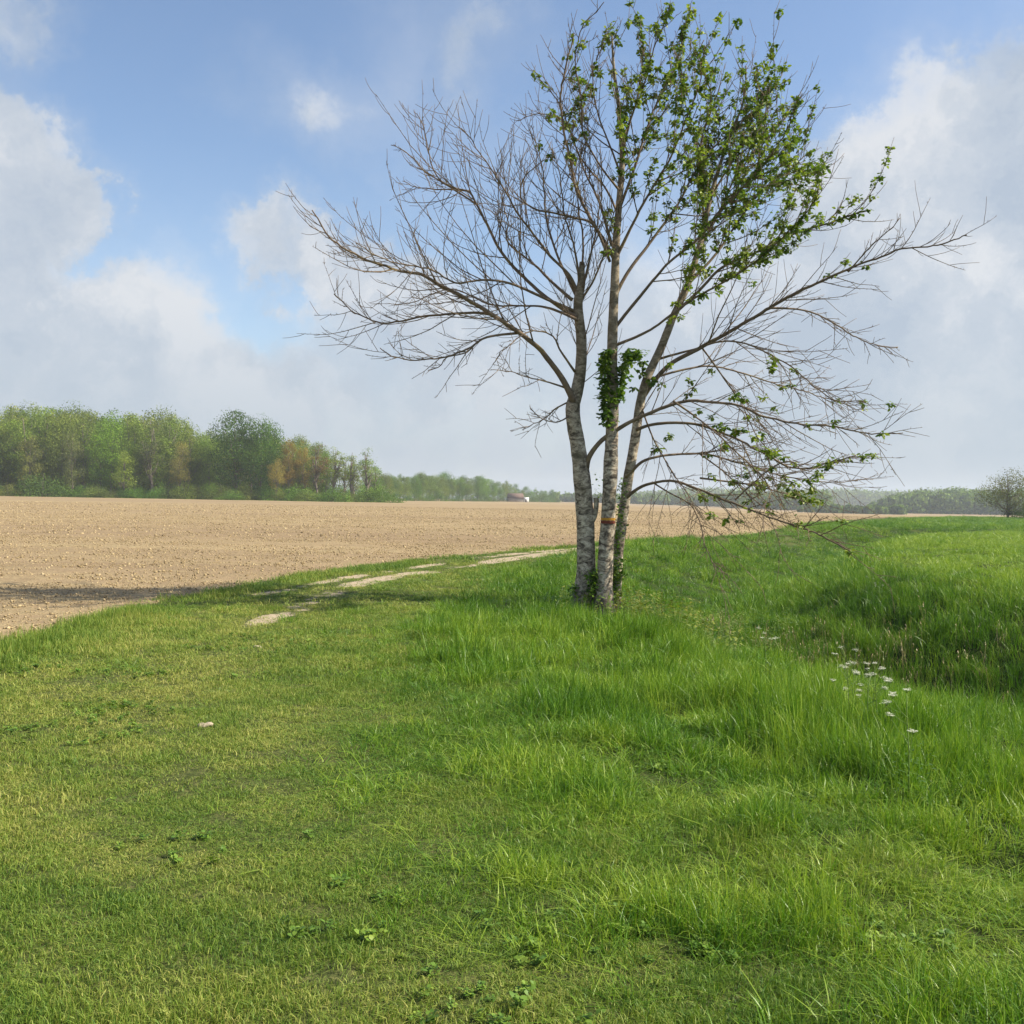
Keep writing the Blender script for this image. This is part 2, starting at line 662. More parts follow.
def blades(n, rad, h0, h1, w0, lean=0.5, seg=2, seed=0, power=0.5, centre_lean=0.3):
    g = np.random.default_rng(seed)
    a = g.uniform(0, 2 * np.pi, n)
    r = rad * g.uniform(0, 1, n) ** power
    bx, by = r * np.cos(a), r * np.sin(a)
    h = g.uniform(h0, h1, n) * (1 - 0.25 * (r / rad))
    la = a * centre_lean / (centre_lean + 0.001) + g.normal(0, 1.2, n) if centre_lean > 0 else g.uniform(0, 6.28, n)
    l = np.abs(g.normal(0, lean, n)) + 0.08
    l = np.minimum(l, 1.9)
    fa_ = g.uniform(0, 2 * np.pi, n)
    wx, wy = np.cos(fa_), np.sin(fa_)
    wd = w0 * g.uniform(0.7, 1.3, n)
    vs = []
    levels = np.linspace(0, 1, seg + 1)
    for i, tl in enumerate(levels):
        px_ = bx + np.cos(la) * l * h * tl ** 1.8
        py_ = by + np.sin(la) * l * h * tl ** 1.8
        pz_ = h * tl * np.clip(1 - 0.38 * l * tl, 0.2, 1)
        if i == seg:
            vs.append(np.stack([px_, py_, pz_], 1)[:, None, :])
        else:
            ww = wd * (1 - 0.55 * tl) * 0.5
            vs.append(np.stack([np.stack([px_ - wx * ww, py_ - wy * ww, pz_ - (0.01 if i == 0 else 0)], 1),
                                np.stack([px_ + wx * ww, py_ + wy * ww, pz_ - (0.01 if i == 0 else 0)], 1)], 1))
    v = np.concatenate(vs, 1)            # n, 2*seg+1, 3
    m = 2 * seg + 1
    base = np.arange(n)[:, None] * m
    quads = np.concatenate([base + np.array([[2 * i, 2 * i + 1, 2 * i + 3, 2 * i + 2]]) for i in range(seg - 1)]) if seg > 1 else np.zeros((0, 4), int)
    tris = base + np.array([[2 * seg - 2, 2 * seg - 1, 2 * seg]])
    return v.reshape(-1, 3), [quads, tris]


def sample_wedge(n_per_m2, r0, r1, half=R(33), pivot=-1.2):
    """random ground points in the view wedge (a little wider than the frame)"""
    if r1 < 11:
        half = R(48)
    elif r1 < 17:
        half = R(39)
    area = half * (r1 ** 2 - r0 ** 2)
    n = int(area * n_per_m2)
    r = np.sqrt(rng.uniform(r0 ** 2, r1 ** 2, n))
    a = rng.uniform(-half, half, n)
    return r * np.sin(a) * 1.0, r * np.cos(a) + pivot


def prepare(x, y):
    _, fs, _ = pdist(x, y, FIELD_EDGE)
    fs = -fs
    d1, _, t1 = pdist(x, y, RUT1)
    d2, _, t2 = pdist(x, y, RUT2)
    _, ts, _ = pdist(x, y, TALL)
    dd, ds, _ = pdist(x, y, DITCH)
    return fs, path_amt(x, y, d1, t1, d2, t2), ts, dd, ds, field_amt(fs, x, y), d1, t1


def rot_of(n, tilt=0.12):
    return np.column_stack([rng.normal(0, tilt, n), rng.normal(0, tilt, n), rng.uniform(0, 6.283, n)])


M_LAWN = leafmat('lawn_blades', (0.42, 0.40, 0.11), (0.190, 0.270, 0.036), (0.062, 0.148, 0.020), inst=True, trans=0.28, rough=0.55)
M_LUSH = leafmat('lush_blades', (0.32, 0.41, 0.050), (0.115, 0.235, 0.016), (0.028, 0.092, 0.009), inst=True, trans=0.30, rough=0.42)

# --- short trodden turf
lawn_var = [blades(70, 0.085, 0.012, 0.044, 0.0027, 1.4, 3, 100 + k, centre_lean=0.0) for k in range(8)]
xs, ys = [], []
S = []
for r0, r1, dens, sc_ in ((1.9, 5.5, 420, 1.0), (5.5, 9, 230, 1.25), (9, 15, 110, 1.7), (15, 26, 36, 2.7), (26, 48, 11, 4.4)):
    a, b = sample_wedge(dens, r0 + 1.2, r1 + 1.2)
    xs.append(a)
    ys.append(b)
    S.append(np.full(len(a), sc_))
x = np.concatenate(xs)
y = np.concatenate(ys)
S = np.concatenate(S)
fs, pth, ts, dd, ds, fa2, d1_, t1_ = prepare(x, y)
ts = ts + 0.45 * sstep(y, 10, 4)
bareness = np.clip(pth * 1.25, 0, 0.93)
patch = fbm(x, y, 0.7, 81)
keep = (fa2 < 0.45 + 0.25 * rng.uniform(-1, 1, len(x))) & (rng.uniform(0, 1, len(x)) > bareness) & (ts < 0.2) & (rng.uniform(0, 1, len(x)) < 0.55 + 0.9 * patch)
keep &= ~((sstep(ts, -2.8, -0.6) > rng.uniform(0, 1, len(x)) * 1.2))
x, y, S, ts, patch, fs, d1_, t1_, pth = [v[keep] for v in (x, y, S, ts, patch, fs, d1_, t1_, pth)]
z = H(x, y)
n = len(x)
worn = np.exp(-(d1_ / 0.55) ** 2) * 0.45 + 0.25 * np.exp(-((d1_ - 1.5) / 0.5) ** 2)
edge_long = sstep(fs, -1.3, -0.4) * sstep(fs, 0.5, 0.0)
hgt = (0.30 + 1.15 * cfb(x, y, 0.22, 82, 3, 2.4) * cfb(x, y, 1.2, 87) + 0.45 * cfb(x, y, 1.6, 83) - worn * 0.6) * (1 + 0.9 * sstep(ts, -2.6, -1.0)) * (1 + 1.5 * edge_long)
hgt = np.clip(hgt, 0.4, 6) * np.clip(S, 1, 1.7)
tint = np.clip(0.50 * cfb(x, y, 0.40, 84, 4, 2.8) + 0.35 * cfb(x, y, 2.6, 85) + 0.26 * sstep(ts, -6, -1) + 0.11 + rng.normal(0, 0.14, n) - worn * 0.5 + 0.30 * edge_long, 0, 1)
scatter('short_grass', lawn_var, [M_LAWN], np.column_stack([x, y, z]), rot_of(n), np.column_stack([S, S, hgt]) * rng.uniform(0.8, 1.25, (n, 1)), tint,
        'short trodden yellow green turf on the left of the path')

# --- lush tussocky grass right of the path
lush_var = [blades(52, 0.085, 0.05, 0.165, 0.0038, 0.95, 4, 200 + k, centre_lean=0.0 if k % 3 else 0.3) for k in range(9)]
xs, ys, S = [], [], []
for r0, r1, dens, sc_ in ((1.9, 5.5, 150, 1.0), (5.5, 9, 90, 1.25), (9, 15, 48, 1.6), (15, 26, 24, 2.1), (26, 48, 9, 3.0), (48, 95, 3.6, 4.4), (95, 220, 0.9, 8.5)):
    a, b = sample_wedge(dens, r0 + 1.2, r1 + 1.2)
    xs.append(a)
    ys.append(b)
    S.append(np.full(len(a), sc_))
x = np.concatenate(xs)
y = np.concatenate(ys)
S = np.concatenate(S)
fs, pth, ts, dd, ds, fa2, d1_, t1_ = prepare(x, y)
ts = ts + 0.45 * sstep(y, 10, 4) + 6 * sstep(y, 34, 46)
tsn = ts + 1.3 * (fbm(x, y, 0.8, 91) - 0.5) + 0.5 * (fbm(x, y, 0.3, 95) - 0.5)
far = sstep(y, 18, 30)
tall_amt = sstep(tsn - 0.45 * sstep(y, 10, 4), -0.35, 0.45) * (1 - 0.55 * far)
keep = (fa2 < 0.4) & (rng.uniform(0, 1, len(x)) > pth * 1.6) & (rng.uniform(0, 1, len(x)) < np.maximum(sstep(tsn, -3.2, -1.6), 0.05 * sstep(fs, -4, -0.5)))
keep &= rng.uniform(0, 1, len(x)) < 0.75 + 0.6 * cfb(x, y, 0.35, 92, 3, 2.6)
x, y, S, ts, tall_amt, dd, ds, tsn, fs = [v[keep] for v in (x, y, S, ts, tall_amt, dd, ds, tsn, fs)]
n = len(x)
z = H(x, y)
tus = fbm(x, y, 0.42, 93, 2)
hgt = 0.52 + 0.85 * sstep(tus, 0.44, 0.62) * (0.5 + cfb(x, y, 2.0, 98)) + 0.25 * cfb(x, y, 2.5, 94)
# strip of long grass on the near bank and on the shaded far bank of the ditch
tso = ts - 0.45 * sstep(y, 10, 4)
strip = sstep(tso, -0.15, 0.2) * sstep(tso, 1.7, 0.8) * sstep(y, 10, 6.5)
bank = sstep(dd, 3.6, 2.2) * (1 - sstep(y, 18, 40) * 0.7)
mead = sstep(ds, 2.6, 4.5)
basin = np.exp(-((x - 6.5) / 4.3) ** 2 - ((y - 12.8) / 5.6) ** 2)
hgt = hgt + 1.3 * strip + 0.25 * tall_amt * sstep(y, 20, 8) * (1 - basin) + 0.55 * bank * sstep(ts, 0, 1) * sstep(ds, -0.6, 0.8) - 0.35 * mead * hgt * sstep(y, 14, 30)
hgt = np.clip(hgt * (0.42 + 0.58 * sstep(tsn, -2.7, -1.3)), 0.25, 5) * np.clip(S, 1, 1.9) * (0.85 + 0.15 * sstep(y, 5, 8))
tint = np.clip(0.5 * cfb(x, y, 0.5, 96, 4, 2.8) + 0.35 * cfb(x, y, 4.0, 97) + rng.normal(0, 0.13, n) + 0.14 - 0.42 * mead * sstep(y, 12, 22) + 0.18 * bank - 0.05 * strip, 0, 1)
scatter('lush_grass', lush_var, [M_LUSH], np.column_stack([x, y, z - 0.01]), rot_of(n, 0.10), np.column_stack([S * 1.05, S * 1.05, hgt]) * rng.uniform(0.75, 1.25, (n, 1)), tint,
        'lush green tussocky grass covering the banks and the meadow right of the path')

# --- long flowering blades on the banks
tall_var = [blades(26, 0.11, 0.24, 0.47, 0.0046, 0.30, 4, 300 + k) for k in range(6)]
x, y = sample_wedge(46, 2.5, 12)
x2, y2 = sample_wedge(14, 12, 30)
x = np.concatenate([x, x2])
y = np.concatenate([y, y2])
fs, pth, ts, dd, ds, fa2, d1_, t1_ = prepare(x, y)
tsn = ts + 0.9 * (fbm(x, y, 0.6, 191) - 0.5)
strip = sstep(tsn, 0.0, 0.35) * sstep(tsn, 1.9, 1.0) * sstep(y, 10, 6.5)
strip2 = 0.12 * sstep(tsn, 0.2, 0.8) * sstep(y, 7, 9) * sstep(y, 19, 13)
bank = sstep(dd, 3.0, 1.6) * 0.5 * sstep(ds, -1.0, 0.5)
tuft = np.exp(-((x - 1.5) ** 2 + (y - 8.6) ** 2) / 0.35) + np.exp(-((x - 2.1) ** 2 + (y - 6.4) ** 2) / 0.3)
dens = np.clip(strip * 1.1 + strip2 + bank * sstep(tsn, 0.2, 1) + tuft, 0, 1) * (0.35 + 0.9 * fbm(x, y, 0.8, 192))
keep = (rng.uniform(0, 1, len(x)) < dens) & (fa2 < 0.2)
x, y = x[keep], y[keep]
n = len(x)
sc_ = 1.0 + 0.7 * sstep(y, 10, 25)
tint = np.clip(0.30 * fbm(x, y, 0.9, 193) + rng.normal(0.22, 0.12, n), 0, 1)
scatter('long_grass', tall_var, [M_LUSH], np.column_stack([x, y, H(x, y) - 0.01]), rot_of(n, 0.08), np.column_stack([sc_, sc_, rng.uniform(0.65, 1.1, n)]), tint,
        'long upright grass standing on the banks of the ditch')


# --- broad-leaved herbs in the turf
def rosette(n, r0, r1, wd, up, seed):
    g = np.random.default_rng(seed)
    vs, fq = [], []
    for i in range(n):
        a = g.uniform(0, 6.283)
        L = g.uniform(r0, r1)
        ww = wd * g.uniform(0.7, 1.3) * L
        b0 = np.array([g.normal(0, r1 * 0.5), g.normal(0, r1 * 0.5), g.uniform(0, up)])
        d = np.array([math.cos(a), math.sin(a), g.uniform(0.0, 0.8)])
        s = np.array([-math.sin(a), math.cos(a), 0])
        k = len(vs)
        vs += [b0, b0 + d * L * .35 - s * ww + [0, 0, .12 * L], b0 + d * L * .5 + [0, 0, .06 * L], b0 + d * L * .35 + s * ww + [0, 0, .12 * L],
               b0 + d * L * 0.78 - s * ww * .7, b0 + d * L - [0, 0, .15 * L], b0 + d * L * 0.78 + s * ww * .7]
        fq += [[k, k + 1, k + 2, k + 3], [k + 1, k + 4, k + 5, k + 2], [k + 3, k + 2, k + 5, k + 6]]
    return np.array(vs), [np.array(fq)]


M_HERB = leafmat('herb_leaves', (0.24, 0.32, 0.045), (0.14, 0.24, 0.030), (0.075, 0.155, 0.024), inst=True, trans=0.25, rough=0.5)
herb_var = [rosette(30, 0.010, 0.021, 0.42, 0.028, 400 + k) for k in range(4)]
x, y = sample_wedge(60, 3, 16)
fs, pth, ts, dd, ds, fa2, d1_, t1_ = prepare(x, y)
m_ = fbm(x, y, 0.75, 201, 2)
keep = (m_ > 0.68) & (fa2 < 0.3) & (pth < 0.3) & (ts < 0.3) & (rng.uniform(0, 1, len(x)) < 0.9)
x, y = x[keep], y[keep]
n = len(x)
scatter('clover', herb_var, [M_HERB], np.column_stack([x, y, H(x, y) + 0.005]), rot_of(n, 0.15), np.column_stack([np.ones(n)] * 3) * rng.uniform(0.7, 1.3, (n, 1)), rng.uniform(0.1, 1, n),
        'patches of dark clover and broad leaves low in the turf')

# --- leafy yellow green herbs right of the tree and down in the ditch
def sprig(n, h, leaf, seed):
    g = np.random.default_rng(seed)
    vs, fq = [], []
    for i in range(n):
        zz = h * (0.15 + 0.85 * (i / n)) + g.normal(0, 0.02)
        a = i * 2.4 + g.normal(0, 0.4)
        L = leaf * g.uniform(0.6, 1.2)
        b0 = np.array([g.normal(0, 0.05), g.normal(0, 0.05), max(zz, 0.02)])
        d = np.array([math.cos(a), math.sin(a), g.uniform(-0.1, 0.5)])
        s = np.array([-math.sin(a), math.cos(a), g.normal(0, 0.2)])
        k = len(vs)
        vs += [b0, b0 + d * L * .5 - s * L * .3, b0 + d * L, b0 + d * L * .5 + s * L * .3]
        fq += [[k, k + 1, k + 2, k + 3]]
    k = len(vs)
    vs += [np.array([-.003, 0, 0]), np.array([.003, 0, 0]), np.array([.003, 0.01, h]), np.array([-.003, 0.01, h])]
    fq += [[k, k + 1, k + 2, k + 3]]
    return np.array(vs), [np.array(fq)]


M_SPRIG = leafmat('sprig_leaves', (0.30, 0.30, 0.06), (0.16, 0.22, 0.035), (0.055, 0.12, 0.02), inst=True, trans=0.35)
sprig_var = [sprig(34, 0.42, 0.055, 500 + k) for k in range(5)]
x, y = sample_wedge(26, 9, 24)
_, _, ts, dd, ds, fa2, _, _ = prepare(x, y)
near_tree = np.exp(-(((x - 2.1) / 0.95) ** 2 + ((y - 15.6) / 1.9) ** 2))
dens = near_tree * 0.9 + 0.16 * sstep(dd, 1.8, 0.6) * (fbm(x, y, 1.2, 211) > 0.5)
keep = rng.uniform(0, 1, len(x)) < dens
x, y, near_tree = x[keep], y[keep], near_tree[keep]
n = len(x)
scatter('leafy_herbs', sprig_var, [M_SPRIG], np.column_stack([x, y, H(x, y)]), rot_of(n, 0.15), np.column_stack([np.ones(n)] * 3) * rng.uniform(0.6, 1.35, (n, 1)),
        np.clip(0.75 - 0.7 * near_tree + rng.normal(0, 0.2, n), 0, 1), 'yellow green leafy herbs growing at the foot of the tree and in the ditch')


# --- dry seed stalks
def stalks(n, h, seed):
    g = np.random.default_rng(seed)
    vs, fq = [], []
    for i in range(n):
        b0 = np.array([g.normal(0, .08), g.normal(0, .08), 0])
        hh = h * g.uniform(0.6, 1.15)
        top = b0 + np.array([g.normal(0, .1), g.normal(0, .1), hh])
        a = g.uniform(0, 3.14)
        s = np.array([math.cos(a), math.sin(a), 0])
        k = len(vs)
        vs += [b0 - s * .002, b0 + s * .002, top + s * .0015, top - s * .0015]
        fq += [[k, k + 1, k + 2, k + 3]]
        for j in range(5):
            c = top - (top - b0) * 0.035 * j
            a2 = g.uniform(0, 6.28)
            dd_ = np.array([math.cos(a2) * .5, math.sin(a2) * .5, 0.9]) * g.uniform(.02, .045)
            s2 = np.array([-math.sin(a2), math.cos(a2), 0]) * .006
            k = len(vs)
            vs += [c, c + dd_ * .5 - s2, c + dd_, c + dd_ * .5 + s2]
            fq += [[k, k + 1, k + 2, k + 3]]
    return np.array(vs), [np.array(fq)]


M_DRY = leafmat('dry_stalks', (0.42, 0.33, 0.17), (0.30, 0.24, 0.12), (0.20, 0.20, 0.07), inst=True, trans=0.15)
stalk_var = [stalks(5, 0.55, 600 + k) for k in range(4)]
x, y = sample_wedge(9, 4, 22)
_, _, ts, dd, ds, fa2, _, _ = prepare(x, y)
dens = 0.75 * sstep(dd, 2.2, 1.0) * sstep(fbm(x, y, 1.2, 221), 0.35, 0.6)
keep = rng.uniform(0, 1, len(x)) < dens
x, y = x[keep], y[keep]
n = len(x)
scatter('dry_stalks', stalk_var, [M_DRY], np.column_stack([x, y, H(x, y)]), rot_of(n, 0.12), np.column_stack([np.ones(n)] * 3) * rng.uniform(0.7, 1.2, (n, 1)),
        rng.uniform(0, 1, n), 'dry tan seed stalks standing among the grass of the ditch')


# --- clods on the tilled soil
def clod(seed, flat=0.6):
    g = np.random.default_rng(seed)
    t_ = (1 + 5 ** .5) / 2
    v = np.array([(-1, t_, 0), (1, t_, 0), (-1, -t_, 0), (1, -t_, 0), (0, -1, t_), (0, 1, t_), (0, -1, -t_), (0, 1, -t_), (t_, 0, -1), (t_, 0, 1), (-t_, 0, -1), (-t_, 0, 1)], float)
    v /= np.linalg.norm(v[0])
    v *= g.uniform(0.6, 1.25, (12, 1))
    v *= np.array([1, g.uniform(.6, 1), flat])
    f = np.array([(0, 11, 5), (0, 5, 1), (0, 1, 7), (0, 7, 10), (0, 10, 11), (1, 5, 9), (5, 11, 4), (11, 10, 2), (10, 7, 6), (7, 1, 8), (3, 9, 4), (3, 4, 2), (3, 2, 6), (3, 6, 8), (3, 8, 9), (4, 9, 5), (2, 4, 11), (6, 2, 10), (8, 6, 7), (9, 8, 1)])
    return v, [f]


m, t, out = material('clod_soil')
a = t.new('ShaderNodeAttribute', attribute_type='INSTANCER', attribute_name='tint')
c = t.ramp(a.outputs['Fac'], [(0.0, (0.15, 0.105, 0.058)), (0.5, (0.31, 0.235, 0.128)), (1.0, (0.46, 0.36, 0.21))])
b = t.new('ShaderNodeBsdfPrincipled')
t.link(c, b.inputs['Base Color'])
b.inputs['Roughness'].default_value = 0.95
b.inputs['Specular IOR Level'].default_value = 0.1
t.link(b.outputs[0], out.inputs[0])
M_CLOD = m
xs, ys, S = [], [], []
for r0, r1, dens, sc_ in ((6, 20, 190, 0.011), (20, 40, 80, 0.016), (40, 80, 22, 0.026), (80, 170, 4.0, 0.045)):
    a, b = sample_wedge(dens, r0 + 1.2, r1 + 1.2)
    xs.append(a)
    ys.append(b)
    S.append(np.full(len(a), sc_))
x = np.concatenate(xs)
y = np.concatenate(ys)
S = np.concatenate(S)
_, fs, _ = pdist(x, y, FIELD_EDGE)
fs = -fs
row = fbm(x * 0.1, (y + 0.14 * x) * 1.0, 0.8, 231)
keep = (fs > -0.1) & (rng.uniform(0, 1, len(x)) < 0.35 + 1.0 * row)
x, y, S = x[keep], y[keep], S[keep]
n = len(x)
S = S * np.clip(rng.lognormal(0, 0.45, n), 0.4, 3.0)
scatter('soil_clods', [clod(700 + k) for k in range(6)], [M_CLOD], np.column_stack([x, y, H(x, y) + 0.005]), rot_of(n, 0.5), np.column_stack([S, S, S]), np.clip(rng.normal(0.55, 0.25, n), 0, 1),
        'crumbly dry clods lying over the tilled field')


# ------------------------------------------------------------------ the tree by the ditch
def tube(P, Rd, sides=6, noise=0.0, seed=0):
    P = np.asarray(P, float)
    Rd = np.asarray(Rd, float)
    n = len(P)
    T = np.gradient(P, axis=0)
    T /= np.linalg.norm(T, axis=1)[:, None] + 1e-9
    ref = np.array([0.0, 1.0, 0.0]) if abs(T[0][1]) < 0.9 else np.array([1.0, 0, 0])
    U = np.cross(T, ref)
    U /= np.linalg.norm(U, axis=1)[:, None] + 1e-9
    W = np.cross(T, U)
    a = np.arange(sides) * 2 * np.pi / sides
    rad = Rd[:, None] * np.ones((1, sides))
    if noise:
        g = np.random.default_rng(seed)
        ph = g.uniform(0, 50)
        L = np.concatenate([[0], np.cumsum(np.linalg.norm(np.diff(P, axis=0), axis=1))])
        nn = fbm(np.cos(a)[None, :] * 1.3 + L[:, None] * 4 + ph, np.sin(a)[None, :] * 1.3 + L[:, None] * 2.5, 1.0, seed, 3)
        rad = rad * (1 + noise * (nn - 0.5) * 2)
    V_ = P[:, None, :] + rad[:, :, None] * (np.cos(a)[None, :, None] * U[:, None, :] + np.sin(a)[None, :, None] * W[:, None, :])
    V_ = V_.reshape(-1, 3)
    I_ = np.arange(n * sides).reshape(n, sides)
    q_ = np.stack([I_[:-1], np.roll(I_, -1, 1)[:-1], np.roll(I_, -1, 1)[1:], I_[1:]], -1).reshape(-1, 4)
    cap = np.vstack([P[0], P[-1]])
    k = len(V_)
    V_ = np.vstack([V_, cap])
    t_ = np.vstack([np.column_stack([np.full(sides, k + 1), I_[-1], np.roll(I_[-1], -1)]), np.column_stack([np.full(sides, k), np.roll(I_[0], -1), I_[0]])])
    return V_, q_, t_


class Acc:
    def __init__(self):
        self.v, self.q, self.t, self.off = [], [], [], 0

    def add(self, v, q=None, t=None):
        self.v.append(np.asarray(v, float))
        if q is not None and len(q):
            self.q.append(np.asarray(q) + self.off)
        if t is not None and len(t):
            self.t.append(np.asarray(t) + self.off)
        self.off += len(v)

    def mesh(self, name, mats, origin=(0, 0, 0), smooth=True):
        if not self.v:
            return None
        f = []
        if self.q:
            f.append(np.vstack(self.q))
        if self.t:
            f.append(np.vstack(self.t))
        return mesh(name, np.vstack(self.v) - np.array(origin), f, mats, smooth=smooth)


TX, TY, TZ = ground_hit(596, 617)
TREE_O = Vector((TX, TY, TZ))


def bark_material(name, twig=False):
    m, t, out = material(name)
    tcn = t.new('ShaderNodeTexCoord')
    mp = t.new('ShaderNodeMapping')
    t.link(tcn.outputs['Object'], mp.inputs[0])
    mp.inputs['Scale'].default_value = (1, 1, 1.9) if not twig else (1, 1, 1)
    n1 = t.noise(mp.outputs[0], 6.0, 8, 0.72, 0.9)
    n2 = t.noise(tcn.outputs['Object'], 3.0, 4, 0.6)
    n3 = t.noise(mp.outputs[0], 26.0, 4, 0.6)
    if twig:
        col = t.ramp(n1.outputs[0], [(0.3, (0.10, 0.072, 0.050)), (0.6, (0.21, 0.155, 0.105)), (0.8, (0.33, 0.255, 0.18))])
        col = t.mix(t.maprange(n2.outputs[0], 0.54, 0.70, 0.0, 0.5), col, (0.24, 0.185, 0.06))
    else:
        col = t.ramp(n1.outputs[0], [(0.34, (0.035, 0.027, 0.022)), (0.43, (0.13, 0.105, 0.08)), (0.50, (0.32, 0.265, 0.20)), (0.62, (0.62, 0.54, 0.42))])
        col = t.mix(t.maprange(n3.outputs[0], 0.55, 0.66, 0.0, 0.7), col, (0.06, 0.045, 0.035))
        col = t.mix(t.maprange(n2.outputs[0], 0.56, 0.70, 0.0, 0.55), col, (0.16, 0.135, 0.085))
        # bark colour gets darker in patches towards the stem foot
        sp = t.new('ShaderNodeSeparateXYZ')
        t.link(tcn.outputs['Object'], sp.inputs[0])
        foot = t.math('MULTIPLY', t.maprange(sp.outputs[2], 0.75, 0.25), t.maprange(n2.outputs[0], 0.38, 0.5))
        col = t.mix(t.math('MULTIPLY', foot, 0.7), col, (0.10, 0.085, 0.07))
        up = t.maprange(sp.outputs[2], 2.6, 4.2, 0.0, 0.62)
        col = t.mix(up, col, (0.17, 0.135, 0.085))
    b = t.new('ShaderNodeBsdfPrincipled')
    t.link(col, b.inputs['Base Color'])
    b.inputs['Roughness'].default_value = 0.85
    b.inputs['Specular IOR Level'].default_value = 0.2
    bp = t.new('ShaderNodeBump')
    bp.inputs['Strength'].default_value = 0.9
    bp.inputs['Distance'].default_value = 0.02
    t.link(n1.outputs[0], bp.inputs['Height'])
    t.link(bp.outputs[0], b.inputs['Normal'])
    t.link(b.outputs[0], out.inputs[0])
    return m


M_BARK = bark_material('cherry_bark')
M_TWIG = bark_material('twig_bark', True)
M_CLEAF = leafmat('cherry_leaves', (0.33, 0.38, 0.055), (0.15, 0.225, 0.030), (0.060, 0.115, 0.020), trans=0.36, wscale=2.5)
M_IVY = leafmat('ivy_leaves', (0.22, 0.30, 0.035), (0.105, 0.190, 0.024), (0.040, 0.095, 0.014), trans=0.32, wscale=4.0, rough=0.35)
tr_ = random.Random(5)


def resample(P, Rd, step):
    P = crom(P, 5) if len(P) > 2 else np.array(P, float)
    s0 = np.linspace(0, 1, len(Rd))
    L = np.concatenate([[0], np.cumsum(np.linalg.norm(np.diff(P, axis=0), axis=1))])
    n = max(4, int(L[-1] / step))
    s = np.linspace(0, L[-1], n)
    Q = np.column_stack([np.interp(s, L, P[:, k]) for k in range(3)])
    # control points are spread evenly in index
    rr_ = np.interp(np.interp(s, L, np.linspace(0, 1, len(P))), s0, Rd)
    return Q, rr_, L[-1]


def leaf_cluster(acc, c, n, size, down=True, spread=0.045):
    for _ in range(n):
        a = tr_.uniform(0, 6.283)
        el = tr_.uniform(-1.1, 0.45) if down else tr_.uniform(-0.6, 0.9)
        d = np.array([math.cos(a) * math.cos(el), math.sin(a) * math.cos(el), math.sin(el)])
        s = np.cross(d, [tr_.gauss(0, .5), tr_.gauss(0, .5), 1.0])
        s /= np.linalg.norm(s) + 1e-9
        nrm = np.cross(s, d)
        L = size * tr_.uniform(0.6, 1.2)
        b = c + d * 0.2 * L + np.array([tr_.gauss(0, spread * .4) for _k in range(3)])
        ww = L * 0.36
        v = [b, b + d * L * .35 - s * ww + nrm * .05 * L, b + d * L * .8 - s * ww * .6, b + d * L - nrm * .08 * L,
             b + d * L * .8 + s * ww * .6, b + d * L * .35 + s * ww + nrm * .05 * L, b + d * L * .45]
        acc.add(v, [[0, 1, 6, 5], [1, 2, 3, 6], [5, 6, 3, 4]])


PXM = TY / 1024.0


